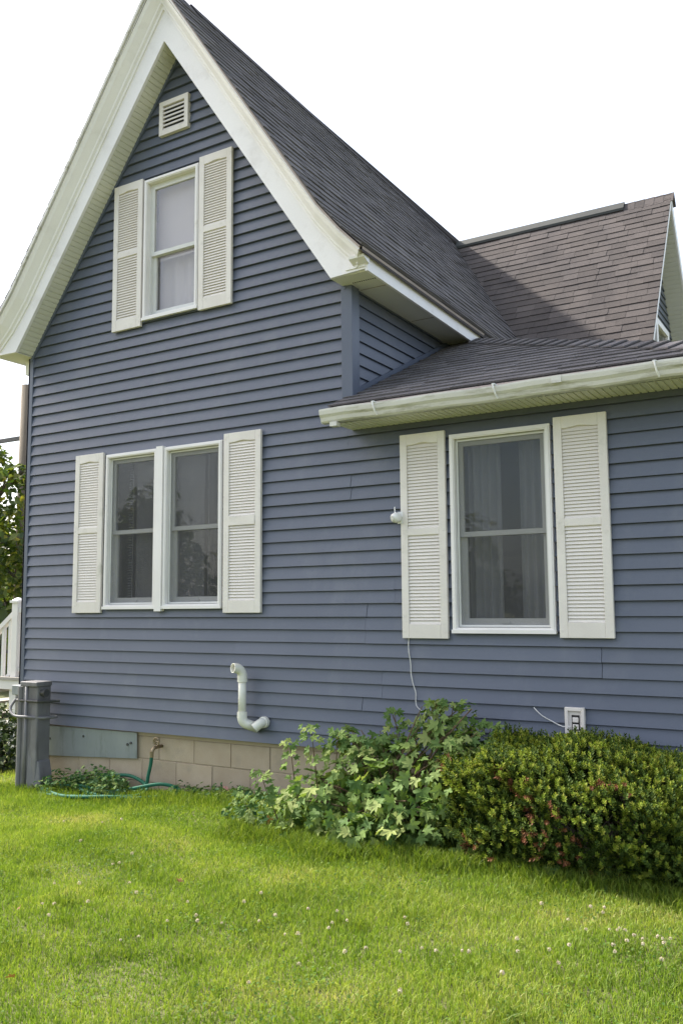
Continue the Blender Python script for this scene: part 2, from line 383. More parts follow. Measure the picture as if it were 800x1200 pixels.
SEAM = {-2: (-3.36,), -3: (-3.36,), -4: (-4.62,), -5: (-4.62,), -6: (-5.88, -3.22), -7: (-5.88, -3.22), -9: (-4.68,), -10: (-4.68,), 13: (-3.50,), 12: (-3.50,)}
for k in range(-11, 51):
    zk = k*SID; z1 = min(zk+SID, 5.19)
    lb, rb = lim(zk+1e-4); lt, rt = lim(z1-1e-4)
    if k == 13: rt = rb
    if rb-lb < .03: continue
    if rt < lt: rt = lt = (rt+lt)/2
    pair = k//2; r2 = random.Random(pair*31+3)
    seams = SEAM.get(k) or ([lb + r2.uniform(.25, 1)*2.6] if rb-lb > 3 else [])
    if rb-lb > 5.5: seams = sorted(list(seams) + [seams[0]+3.05]) if len(seams) == 1 else list(seams)
    if k > 24: seams = []
    ops = [o for o in OPEN if o[2] < z1 and o[3] > zk and o[0] < rb and o[1] > lb]
    lo_w = [o for o in OPEN if o[2] < 2]
    seams = [s_ for s_ in seams if not any(o[0]-.1 < s_ < o[1]+.1 for o in lo_w)]
    cuts = [lb] + [s_ for s_ in seams if lb+.2 < s_ < rb-.2] + [rb]
    for ci in range(len(cuts)-1):
        a, b = cuts[ci]+(.0014 if ci else 0), cuts[ci+1]-(.0014 if ci < len(cuts)-2 else 0)
        at = lt if ci == 0 else a; bt = rt if ci == len(cuts)-2 else b
        push = .0028 if ci % 2 else 0.0
        dz = rs.uniform(-.0012, .0012)
        op = [o for o in ops if o[0] < b-.01 and o[1] > a+.01]
        def emit(lst):
            mb = MB()
            for (p, q, pt, qt, za, zb) in lst: board_prism(mb, p, q, pt, qt, za+dz, zb+dz, zk+dz, push)
            boards.append(mb)
            for (p, q, pt, qt, za, zb) in lst: front.box((min(p, pt), .006, za), (max(q, qt), .03, zb)) if abs(p-pt) < .01 and abs(q-qt) < .01 else front.hexa([(p, .006, za), (q, .006, za), (q, .03, za), (p, .03, za), (pt, .006, zb), (qt, .006, zb), (qt, .03, zb), (pt, .03, zb)])
        if not op: emit([(a, b, at, bt, zk, z1)]); continue
        run = []; pa, pat = a, at
        for o in sorted(op):
            full = o[2] <= zk+.004 and o[3] >= z1-.004
            ox0, ox1 = max(o[0], a), min(o[1], b)
            if ox0 > pa+.01: run.append((pa, ox0, pat, ox0, zk, z1))
            if full:
                if run: emit(run)
                run = []
            else: run.append((ox0, ox1, ox0, ox1, zk, o[2]) if o[2] > zk+.004 else (ox0, ox1, ox0, ox1, o[3], z1))
            pa = pat = ox1
        if pa < b-.01: run.append((pa, b, pat, bt, zk, z1))
        if run: emit(run)
front_wall = front.build('front_wall', M['corner'], house)
for mb in boards: mb.build('siding_board', M['siding'], front_wall)

# corner posts
mb = MB(); mb.box((XL-.028, -.026, -1.12), (XL+.040, .0, 2.545)); mb.box((XL-.028, -.026, -1.12), (XL-.004, .075, 2.545))
mb.build('corner_post', M['corner'], house, bevel=.003)
mb = MB(); o_ = [(-3.548, -.030), (-3.446, -.030), (-3.446, .090), (-3.50, .090), (-3.50, .002), (-3.548, .002)]
mb.v = [(x, y, 1.60) for x, y in o_] + [(x, y, 2.562) for x, y in o_]; mb.f = [(5, 4, 3, 2, 1, 0), (6, 7, 8, 9, 10, 11)] + [(q, (q+1) % 6, 6+(q+1) % 6, 6+q) for q in range(6)]
mb.build('corner_post', M['corner'], house, bevel=.003)

# left side wall and other plain walls that close the body
def walls():
    mb = MB(); mb.box((XL-.002, .01, -1.12), (XL+.10, 9.2, 2.6)); mb.build('left_wall', M['siding'], house)
    mb = MB(); mb.box((-7.2, 9.1, -1.12), (-2.35, 9.2, 2.75)); mb.prism_xz([(-2.35, -1.12), (-2.35, 2.7), (-7.2, 2.7), (-7.2, -1.12)], 9.05, 9.1); mb.build('back_wall', M['siding'], house)
    mb = MB(); mb.box((XE-.1, .032, -1.12), (XE-.002, 4.8, 1.40)); mb.build('lean_to_side_wall', M['siding'], house)
    mb = MB(); mb.box((-3.4, 4.7, -1.12), (-2.3, 4.8, 2.75)); mb.build('wing_wall', M['siding'], house)
walls()

# side wall of the gable above the lean-to roof
XS = -3.482
PM = .4718                                    # pitch of the lean-to roof
def ext_z(y): return 1.51 + PM*(y+.30)
sw = MB(); sw.slab([(XS, .0, 1.4), (XS, 5.2, 1.4), (XS, 5.2, 2.62), (XS, .0, 2.62)], (-1, 0, 0), .06)
side_wall = sw.build('gable_side_wall', M['corner'], house)
for k in range(15, 26):
    z0, z1 = k*SID, min((k+1)*SID, 2.60)
    yend = lambda z: min(5.0, (z-1.51)/PM-.30+.02)
    y0 = .06; ya, yb = yend(z0), yend(z1)
    if yb < y0+.02: continue
    ya = max(ya, y0+.005)
    mb = MB(); f0, f1 = XS+.020, XS+.0035
    z0 += .0058; mb.hexa([(f0, y0, z0), (f0, ya, z0), (XS-.004, ya, z0), (XS-.004, y0, z0), (f1, y0, z1), (f1, yb, z1), (XS-.004, yb, z1), (XS-.004, y0, z1)])  # same added gap, for darker shadow lines between the laps
    mb.build('siding_board', M['siding'], side_wall)
mb = MB()   # flashing where the lean-to roof meets the side wall
mb.hexa([(XS, -.02, ext_z(-.02)-.01), (XS+.028, -.02, ext_z(-.02)-.01), (XS+.028, 2.0, ext_z(2.0)-.01), (XS, 2.0, ext_z(2.0)-.01),
         (XS, -.02, ext_z(-.02)+.05), (XS+.028, -.02, ext_z(-.02)+.05), (XS+.028, 2.0, ext_z(2.0)+.05), (XS, 2.0, ext_z(2.0)+.05)])
mb.build('wall_flashing', M['corner'], house)

# ------------------------------------------------------------------ roofs
YF = -.385                                    # front edge of the gable roof
def ridge_z(y): return 5.765 - .019*(y-YF)
def sec_r(y):
    z = ridge_z(y)
    return [(XA, z), (-3.555, 3.145-.012*(y-YF)), (-3.345, 2.895-.012*(y-YF)), (-3.150, 2.700-.012*(y-YF))]
def sec_l(y):
    z = ridge_z(y)
    return [(XA, z), (-7.16, 3.13), (-7.37, 2.885), (-7.58, 2.70)]
def seclen(sec):
    L = [0]
    for a, b in zip(sec, sec[1:]): L.append(L[-1]+math.hypot(b[0]-a[0], b[1]-a[1]))
    return L
def make_P(sec):
    def P(u, v):
        """u along y, v up the slope from the eave"""
        s = sec(u); L = seclen(s); d = L[-1]-v
        for i in range(len(s)-1):
            if d <= L[i+1] or i == len(s)-2:
                t = (d-L[i])/(L[i+1]-L[i]); return Vector((s[i][0]+(s[i+1][0]-s[i][0])*t, u, s[i][1]+(s[i+1][1]-s[i][1])*t))
    return P
P_main = make_P(sec_r); P_left = make_P(sec_l)
MR, RY, RZ = 1.47, 6.35, 5.62                 # wing roof: pitch, ridge line
SLM = math.hypot(1, MR)
RX1 = -2.06
def P_wing(u, v): return Vector((u, 4.2+v/SLM, RZ-MR*(RY-4.2)+v*MR/SLM))
SLE = math.hypot(1, PM)
def P_ext(u, v): return Vector((u, -.30+v/SLE, 1.51+v*PM/SLE))
def clip(poly, a, b, c):
    """keep a*u+b*v <= c"""
    out = []
    for i in range(len(poly)):
        p, q = poly[i], poly[(i+1) % len(poly)]
        fp, fq = a*p[0]+b*p[1]-c, a*q[0]+b*q[1]-c
        if fp <= 0: out.append(p)
        if (fp < 0 < fq) or (fq < 0 < fp):
            t = fp/(fp-fq); out.append((p[0]+(q[0]-p[0])*t, p[1]+(q[1]-p[1])*t))
    return out
EXP = .127
def shingle_into(mb, P, poly, flip, v0, lift=0.0):
    e = 1e-3; cu = sum(p[0] for p in poly)/len(poly); cv = sum(p[1] for p in poly)/len(poly)
    du = (P(cu+e, cv)-P(cu-e, cv)); dv = (P(cu, cv+e)-P(cu, cv-e))
    n = du.cross(dv).normalized()
    if n.z < 0: n = -n
    i = len(mb.v); m = len(poly)
    h = lambda v: .013 - .0085*(v-v0)/EXP + lift
    mb.v += [tuple(P(*p)+n*.001) for p in poly] + [tuple(P(*p)+n*h(p[1])) for p in poly]
    top = tuple(range(i+m, i+2*m)); bot = tuple(range(i+m-1, i-1, -1))
    mb.f += [top, bot] + [(i+k, i+(k+1) % m, i+m+(k+1) % m, i+m+k) for k in range(m)]
def lay(P, u0, u1, vmax, clips, rnd, tab=.25, gap=.0025):
    """rows of shingle tabs on a roof surface -> list of (row, polygon)"""
    out = []; row = 0; v = 0.0
    while v < vmax:
        u = u0 - (row % 2)*tab*.5 - rnd.uniform(0, .06)
        while u < u1:
            wd = tab*rnd.choice((.8, 1.0, 1.0, 1.12))
            jz = rnd.uniform(-.0025, .0025)
            poly = [(u+gap/2, v+jz), (u+wd-gap/2, v+jz+rnd.uniform(-.002, .002)), (u+wd-gap/2, min(v+EXP+.012, vmax)), (u+gap/2, min(v+EXP+.012, vmax))]
            for c in ((-1, 0, -u0), (1, 0, u1)) + tuple(clips): 
                poly = clip(poly, *c)
                if len(poly) < 3: break
            if len(poly) >= 3 and (max(p[0] for p in poly)-min(p[0] for p in poly)) > .015: out.append((v, poly, rnd.choice((0, 0, .002, .004))))
            u += wd
        v += EXP; row += 1
    return out
def deck(P, us, vs, mat, name, parent, th=.05):
    """roof boarding under the shingles"""
    V = []; nu, nv = len(us), len(vs)
    for u in us:
        for v in vs: V.append(tuple(P(u, v)+Vector((0, 0, -.004))))
    for u in us:
        for v in vs: V.append(tuple(P(u, v)+Vector((0, 0, -th))))
    F = []; n = nu*nv; ix = lambda i, j, o=0: o+i*nv+j
    for o in (0, n):
        for i in range(nu-1):
            for j in range(nv-1): F.append((ix(i, j, o), ix(i+1, j, o), ix(i+1, j+1, o), ix(i, j+1, o)))
    for i in range(nu-1):
        for j in (0, nv-1): F.append((ix(i, j), ix(i+1, j), ix(i+1, j, n), ix(i, j, n)))
    for j in range(nv-1):
        for i in (0, nu-1): F.append((ix(i, j), ix(i, j+1), ix(i, j+1, n), ix(i, j, n)))
    me = bpy.data.meshes.new(name); me.from_pydata(V, [], F); me.materials.append(mat); me.update()
    return link(bpy.data.objects.new(name, me), parent)

Lr = seclen(sec_r(0))[-1]; Ll = seclen(sec_l(0))[-1]
yv = [YF+.01, 1, 2, 3, 4, 5, 6, 6.5]
gable_roof = deck(P_main, yv, [0, .15, .285, .45, .61, Lr*.5, Lr-.01], M['deck'], 'gable_roof', house)
left_roof = deck(P_left, [YF+.01, 1, 3, 5, 7, 9.3], [0, .14, .28, .44, .6, Ll*.5, Ll-.01], M['deck'], 'left_roof_slope', house)
# valley: the gable roof sinks below the wing roof beyond it; keep a small overlap
rnd = random.Random(21)
mb = MB()
for v0, poly, lf in lay(P_main, YF-.012, 6.6, Lr, [], rnd, tab=.25):
    cu = sum(p[0] for p in poly)/len(poly); cv = sum(p[1] for p in poly)/len(poly); p = P_main(cu, cv)
    if p.z < RZ - MR*(RY-p.y) - .25: continue
    shingle_into(mb, P_main, poly, False, v0, lf)
o = mb.build('shingle_courses', M['shingle_grey'], gable_roof); o['kind'] = 'stuff'
mb = MB()
for v0, poly, lf in lay(P_left, YF-.012, 9.3, Ll, [], rnd, tab=.25): shingle_into(mb, P_left, poly, False, v0, lf)
o = mb.build('shingle_courses', M['shingle'], left_roof); o['kind'] = 'stuff'

# wing and lean-to roofs: the 300 shingles that show largest are pieces of their own
PIECES = []
def seen_area(P):
    q = []
    for p in P:
        v = p-CAM; z = v.dot(CF); q.append((v.dot(CR)/z, v.dot(CU)/z))
    return abs(sum(q[i][0]*q[(i+1) % len(q)][1]-q[(i+1) % len(q)][0]*q[i][1] for i in range(len(q))))
vr = (RY-4.2)*SLM
wing_roof = deck(P_wing, [-5.9, -4, RX1+.0], [0, vr*.5, vr-.01], M['deck'], 'wing_roof', house, .05)
shared = None
for v0, poly, lf in lay(P_wing, -5.4, RX1+.012, vr, [], rnd, tab=.25):
    cu = sum(p[0] for p in poly)/len(poly); cv = sum(p[1] for p in poly)/len(poly); p = P_wing(cu, cv)
    xr = XA + (5.64-p.z)/1.5
    if p.x < xr - .30 or p.z < 2.75: continue
    PIECES.append((seen_area([P_wing(*q) for q in poly]), P_wing, poly, v0, lf, wing_roof, M['shingle']))
# back slope of the wing, with the overhang one sees from below at its right end
def P_back(u, v): return Vector((u, 8.5-v/SLM, RZ-MR*(8.5-RY)+v*MR/SLM))
back_roof = deck(P_back, [-5.9, RX1], [0, vr*.5, vr], M['shingle'], 'wing_back_roof', house, .05)
# lean-to roof with a hip at its right end
HIP0, HIP1 = (-.62, -.30), (-3.22, 1.95)
hx = (HIP1[1]-HIP0[1])*SLE/(HIP1[0]-HIP0[0])           # dv/du along the hip (negative)
hipclip = (-hx, 1.0, -hx*HIP0[0]+0.0)                   # v <= hx*(u-HIP0x)
ve = (1.95+.30)*SLE
mb = MB(); mb.slab([P_ext(-3.50, 0), P_ext(HIP0[0], 0), P_ext(HIP1[0], ve), P_ext(-3.47, ve)], (0, 0, -1), .05)
for i in range(len(mb.v)): mb.v[i] = (mb.v[i][0], mb.v[i][1], mb.v[i][2]-.004)
lean_roof = mb.build('lean_to_roof', M['deck'], house)
for v0, poly, lf in lay(P_ext, -3.51, -.60, ve+.05, [hipclip], rnd, tab=.25):
    # shingles stop at the side wall once past the front of the house
    if min(p[1] for p in poly) > .34: poly = clip(poly, -1, 0, 3.44)
    if len(poly) < 3: continue
    PIECES.append((seen_area([P_ext(*q) for q in poly]), P_ext, poly, v0, lf, lean_roof, M['shingle_grey']))
PIECES.sort(key=lambda t: -t[0]); rest = {}
for i, (ar, P_, poly, v0, lf, par, mt) in enumerate(PIECES):
    if i < 300:
        mb = MB(); shingle_into(mb, P_, poly, False, v0, lf); mb.build('shingle', mt, par)
    else: shingle_into(rest.setdefault(par.name, (MB(), par, mt))[0], P_, poly, False, v0, lf)
for mb, par, mt in rest.values(): o = mb.build('shingle_courses', mt, par); o['kind'] = 'stuff'
mb = MB(); zt = P_ext(0, ve).z
mb.slab([(HIP0[0], -.30, 1.505), (HIP0[0], 4.9, 1.505), (HIP1[0], 4.9, zt-.005), (HIP1[0], 1.95, zt-.005)], (0, 0, -1), .05)
mb.build('lean_to_side_roof', M['shingle'], house)
# hip caps
hd = Vector((HIP1[0]-HIP0[0], HIP1[1]-HIP0[1], zt-1.51)); nh = int(hd.length/.15)
side = Vector((-hd.y, hd.x, 0)).normalized()
for i in range(nh):
    p = Vector((HIP0[0], HIP0[1], 1.51)) + hd*(i/nh); q = p + hd*(1.15/nh)
    mb = MB(); t0, t1 = .030, .014
    a = side*.13
    mb.hexa([p+a+Vector((0, 0, t0-.055)), p+Vector((0, 0, t0)), q+Vector((0, 0, t1)), q+a+Vector((0, 0, t1-.055)),
             p+a+Vector((0, 0, t0-.043)), p+Vector((0, 0, t0+.012)), q+Vector((0, 0, t1+.008)), q+a+Vector((0, 0, t1-.047))])
    mb.hexa([p-a+Vector((0, 0, t0-.055)), p+Vector((0, 0, t0)), q+Vector((0, 0, t1)), q-a+Vector((0, 0, t1-.055)),
             p-a+Vector((0, 0, t0-.043)), p+Vector((0, 0, t0+.012)), q+Vector((0, 0, t1+.008)), q-a+Vector((0, 0, t1-.047))])
    mb.build('hip_cap', M['shingle_grey'], lean_roof)
# ridge caps and vents
def chevron(mb, p, q, wid, slope, th):
    d = (q-p).normalized(); s_ = Vector((-d.y, d.x, 0)).normalized()
    for sg in (-1, 1):
        a = s_*sg*wid + Vector((0, 0, -wid*slope))
        mb.hexa([p+a, p, q, q+a, p+a+Vector((0, 0, th)), p+Vector((0, 0, th)), q+Vector((0, 0, th)), q+a+Vector((0, 0, th))])
nr = 34
for i in range(nr):
    y0 = YF-.01 + (6.3-YF)*i/nr; y1 = y0 + (6.3-YF)/nr*1.1
    mb = MB(); chevron(mb, Vector((XA, y0, ridge_z(y0)+.018)), Vector((XA, y1, ridge_z(y1)+.006)), .10, 1.42, .012)
    mb.build('ridge_cap', M['shingle_grey'], gable_roof)
mb = MB(); chevron(mb, Vector((XA, .12, ridge_z(.12)+.035)), Vector((XA, 6.1, ridge_z(6.1)+.035)), .085, 1.42, .014)
mb.build('ridge_vent', M['deck'], house)
mb = MB(); chevron(mb, Vector((-5.25, RY, RZ+.012)), Vector((-2.68, RY, RZ+.012)), .10, 1.2, .038)
mb.build('ridge_vent', M['vent_strip'], house)
for i in range(5):
    x0 = -2.68+.13*i
    mb = MB(); chevron(mb, Vector((x0, RY, RZ+.004)), Vector((x0+.145, RY, RZ+.010)), .11, 1.45, .012); mb.build('ridge_cap', M['shingle'], wing_roof)

# ------------------------------------------------------------------ cornice, soffits, gutter
ZB = 2.560
crown_prof = [(0.0, -.375), (-.018, -.378), (-.030, -.366), (-.050, -.352), (-.078, -.315), (-.098, -.290), (-.112, -.284), (-.122, -.262), (-.140, -.258), (-.140, -.235), (0.0, -.235)]
def top_line(sec): return [(p[0], p[1]-.012) for p in sec]
rt = [(XA, ridge_z(YF)-.004), (-3.557, 3.120), (-3.352, 2.872), (-3.170, 2.684)]
lt_ = [(XA, ridge_z(YF)-.004), (-7.15, 3.105), (-7.36, 2.862), (-7.56, 2.684)]
mb = MB(); mb.prism_xz([(XA, 5.205), (-3.517, ZB), (-3.202, ZB+.012), (-3.202, 2.700), (-3.365, 2.86), (-3.57, 3.10), (XA, 5.73)], -.242, -.212)
mb.build('rake_fascia', M['white'], house)
mb = MB(); mb.prism_xz([(XA, 5.205), (XA, 5.73), (-7.14, 3.09), (-7.35, 2.85), (-7.53, 2.69), (-7.53, ZB), (-7.235, ZB-.006)], -.242, -.212)
mb.build('rake_fascia', M['white'], house)
mb = MB(); mb.sweep(rt, [(n, y) for n, y in crown_prof]); mb.build('crown_moulding', M['white'], house)
mb = MB(); mb.sweep(lt_, [(-n, y) for n, y in crown_prof]); mb.build('crown_moulding', M['white'], house)
edge_prof = [(.018, -.400), (-.010, -.400), (-.010, -.380), (.018, -.380)]
mb = MB(); mb.sweep(rt, [(.012, -.392), (-.002, -.392), (-.002, -.372), (.012, -.372)]); mb.build('rake_drip_edge', M['drip'], house)
mb = MB(); mb.sweep(lt_, [(-n, y) for n, y in edge_prof]); mb.build('rake_drip_edge', M['gutter'], house)
# little return block under the crown at the right eave
mb = MB(); mb.box((-3.375, -.252, ZB+.028), (-3.200, -.235, 2.665)); mb.build('cornice_return', M['white'], house)
mb = MB(); mb.sweep([(-3.30, 2.655), (-3.165, 2.655)], [(0, -.24), (0, -.33), (-.02, -.325), (-.045, -.265), (-.05, -.24)]); mb.build('cornice_return', M['white'], house)
def ribbed(p0, p1, dy0, dy1, nrm, pitch=.05, depth=.007):
    """ribbed soffit sheet from p0 to p1 (xz), spanning y dy0..dy1"""
    a, b = Vector(p0), Vector(p1); L = (b-a).length; d = (b-a)/L; n = Vector(nrm).normalized()
    pr = []; s_ = 0.0
    while s_ < L:
        for t, h in ((0, 0), (.036, 0), (.039, -depth), (.046, -depth), (.049, 0)):
            if s_+t <= L: pr.append((s_+t, h))
        s_ += pitch
    pr.append((L, 0))
    V = []; F = []
    for t, h in pr:
        q = a + d*t + n*(-h)
        V += [(q.x, dy0, q.y), (q.x, dy1, q.y)]
    for i in range(len(pr)-1): F.append((2*i, 2*i+2, 2*i+3, 2*i+1))
    m_ = MB(); m_.v = V; m_.f = F; return m_
ribbed((-7.23, soff_l(-7.23)+.004), (XA, 5.209), -.213, .004, (-.81, .59)).build('rake_soffit', M['soffit'], house)
ribbed((-3.52, soff_r(-3.52)+.004), (XA, 5.209), -.213, .004, (.83, .56)).build('rake_soffit', M['soffit'], house)
for ln, sg in (([(-7.262, soff_l(-7.262)), (XA, 5.205)], -1), ([(XA, 5.205), (-3.50, soff_r(-3.50))], -1)):
    mb = MB(); mb.sweep(ln, [(.012, -.034), (-.022, -.034), (-.022, .0), (.012, .0)]); mb.build('soffit_trim', M['corner'], house)
# level eave soffits and eave fascias
mb = MB(); mb.box((-3.53, -.213, ZB+.003), (-3.20, 2.30, ZB+.02))
mb.build('eave_soffit', M['soffit'], house)
for yy in (.12, 1.05, 1.95):
    mb = MB(); mb.box((-3.45, yy, ZB-.001), (-3.205, yy+.006, ZB+.002)); mb.build('soffit_joint', M['drip'], house)
for i in range(11):
    mb = MB(); mb.box((-3.425+.02*i, -.055, ZB+.0005), (-3.415+.02*i, -.045, ZB+.0045)); mb.build('soffit_hole_shade', M['dark'], house)  # dark chips on the soffit paint the shade of its holes
mb = MB(); mb.hexa([(-3.202, -.242, ZB-.006), (-3.178, -.242, ZB-.006), (-3.178, 2.02, ZB-.034), (-3.202, 2.02, ZB-.034),
                    (-3.202, -.242, 2.675), (-3.178, -.242, 2.675), (-3.178, 2.02, 2.648), (-3.202, 2.02, 2.648)])
mb.build('eave_fascia', M['white'], house)
mb = MB(); mb.hexa([(-3.19, YF+.01, 2.668), (-3.15, YF+.01, 2.672), (-3.15, 2.05, 2.645), (-3.19, 2.05, 2.641),
                    (-3.19, YF+.01, 2.698), (-3.144, YF+.01, 2.690), (-3.144, 2.05, 2.662), (-3.19, 2.05, 2.671)])
mb.build('drip_edge', M['drip'], house)
mb = MB(); mb.box((-7.53, -.213, ZB-.006), (-7.24, 9.2, ZB+.010)); mb.build('eave_soffit', M['soffit'], house)
mb = MB(); mb.box((-7.555, -.242, ZB-.010), (-7.53, 9.2, 2.69)); mb.build('eave_fascia', M['white'], house)
mb = MB(); mb.box((-7.40, .02, 2.40), (-7.30, .10, 2.54)); mb.build('eave_bracket', M['soffit'], house)
# wing rake trim and soffit
def wing_trim():
    def pt(y): return RZ - MR*abs(RY-y)
    mb = MB()
    mb.hexa([(RX1-.012, 4.3, pt(4.3)-.10), (RX1+.010, 4.3, pt(4.3)-.10), (RX1+.010, RY, RZ-.10), (RX1-.012, RY, RZ-.10),
             (RX1-.012, 4.3, pt(4.3)-.006), (RX1+.010, 4.3, pt(4.3)-.006), (RX1+.010, RY, RZ-.006), (RX1-.012, RY, RZ-.006)]); mb.build('wing_rake_fascia', M['white'], house)
    mb = MB()
    mb.hexa([(RX1-.012, 8.5, pt(8.5)-.24), (RX1+.010, 8.5, pt(8.5)-.24), (RX1+.010, RY, RZ-.24), (RX1-.012, RY, RZ-.24),
             (RX1-.012, 8.5, pt(8.5)-.02), (RX1+.010, 8.5, pt(8.5)-.02), (RX1+.010, RY, RZ-.02), (RX1-.012, RY, RZ-.02)]); mb.build('wing_rake_fascia', M['white'], house)
    # ribbed soffit under the back rake overhang
    mb = MB(); n = 60
    for i in range(n):
        y0 = RY + (8.5-RY)*i/n; y1 = RY + (8.5-RY)*(i+.78)/n
        mb.hexa([(-2.34, y0, pt(y0)-.25), (RX1-.014, y0, pt(y0)-.25), (RX1-.014, y1, pt(y1)-.25), (-2.34, y1, pt(y1)-.25),
                 (-2.34, y0, pt(y0)-.235), (RX1-.014, y0, pt(y0)-.235), (RX1-.014, y1, pt(y1)-.235), (-2.34, y1, pt(y1)-.235)])
    mb.slab([(-2.34, RY, RZ-.238), (RX1-.014, RY, RZ-.238), (RX1-.014, 8.5, pt(8.5)-.238), (-2.34, 8.5, pt(8.5)-.238)], (0, 0, 1), .02)
    mb.build('wing_rake_soffit', M['soffit'], house)
    # gable wall of the wing with its courses
    mb = MB(); mb.slab([(-2.33, 4.75, -1.1), (-2.33, 8.1, -1.1), (-2.33, 8.1, pt(8.1)-.08), (-2.33, RY, RZ-.08), (-2.33, 4.75, pt(4.75)-.08)], (-1, 0, 0), .08)
    gw = mb.build('wing_gable_wall', M['corner'], house)
    for k in range(22, 53):
        z0 = k*SID; z1 = z0+SID
        half = min(1.7, (RZ-.08-z1)/MR)
        if half < .05: break
        mb = MB(); f0, f1 = -2.308, -2.325
        mb.hexa([(f0, RY-half, z0), (f0, RY+half, z0), (-2.332, RY+half, z0), (-2.332, RY-half, z0), (f1, RY-half, z1), (f1, RY+half, z1), (-2.332, RY+half, z1), (-2.332, RY-half, z1)])
        mb.build('siding_board', M['siding'], gw)
    # window of the wing gable, seen edge-on
    wn = MB(); 
    for (a, b) in (((-2.30, 5.92, 2.3), (-2.245, 6.02, 3.72)), ((-2.30, 6.68, 2.3), (-2.245, 6.78, 3.72)), ((-2.30, 5.92, 3.72), (-2.245, 6.78, 3.80))): wn.box(a, b)
    wo_ = wn.build('window', M['frame'], house)
    g_ = MB(); g_.box((-2.285, 6.02, 2.3), (-2.280, 6.68, 3.72)); g_.build('pane', M['glass'], wo_)
wing_trim()
# lean-to soffit, fascia board, gutter
mb = MB(); n = 60
for i in range(n):
    x0 = -3.46 + (2.84)*i/n; mb.box((x0, -.305, 1.372), (x0+.036, -.0, 1.384))
mb.box((-3.46, -.305, 1.380), (-.64, .002, 1.392))
mb.build('lean_to_soffit', M['soffit'], house)
mb = MB(); mb.box((-3.50, -.312, 1.372), (-.62, -.290, 1.485)); mb.build('lean_to_fascia', M['gutter'], house)
mb = MB(); mb.hexa([(-3.51, -.335, 1.468), (-.61, -.335, 1.468), (-.61, -.29, 1.478), (-3.51, -.29, 1.478), (-3.51, -.322, 1.496), (-.61, -.322, 1.496), (-.61, -.29, 1.500), (-3.51, -.29, 1.500)])
mb.build('drip_edge', M['drip'], house)
gp = [(-.314, 1.462), (-.314, 1.368), (-.372, 1.366), (-.384, 1.378), (-.392, 1.404), (-.408, 1.424), (-.414, 1.452), (-.414, 1.466), (-.402, 1.466), (-.402, 1.453), (-.396, 1.428), (-.380, 1.408), (-.372, 1.384), (-.364, 1.376), (-.322, 1.378), (-.322, 1.462)]
gx0, gx1 = -3.515, -.60
mb = MB(); k = len(gp); segs = 14
for i in range(segs+1):
    x = gx0+(gx1-gx0)*i/segs; sag = .004*math.sin(i*1.7)+.003*math.sin(i*.6+1)
    mb.v += [(x, y, z+sag) for y, z in gp]
for i in range(segs):
    for j in range(k): mb.f.append((i*k+j, i*k+(j+1) % k, (i+1)*k+(j+1) % k, (i+1)*k+j))
gutter = mb.build('gutter', M['gutter'], house)
mb = MB(); mb.v = [(gx0, y, z) for y, z in gp[:8]] + [(gx0-.006, y, z) for y, z in gp[:8]]
mb.f = [tuple(range(8)), tuple(range(15, 7, -1))] + [(j, (j+1) % 8, 8+(j+1) % 8, 8+j) for j in range(8)]; mb.build('end_cap', M['gutter'], gutter)
mb = MB(); mb.box((-3.44, -.39, 1.335), (-3.38, -.33, 1.367)); mb.build('outlet_stub', M['gutter'], gutter)
for gx in (-2.12, -1.07, -3.05):
    mb = MB(); mb.tube([(gx, -.40, 1.474), (gx, -.428, 1.470), (gx+.004, -.430, 1.44), (gx+.012, -.418, 1.402), (gx+.02, -.396, 1.372)], .006, 6)
    mb.box((gx-.012, -.424, 1.466), (gx+.012, -.31, 1.474)); mb.build('gutter_hanger', M['plastic_white'], gutter)
mb = MB(); mb.sweep([(-1.74, 0), (-1.66, 0)], [(0, 0), (0, .001), (.001, .001)]) if False else mb.box((-1.72, -.4185, 1.42), (-1.655, -.41, 1.468)); mb.build('gutter_joint', M['gutter'], gutter)

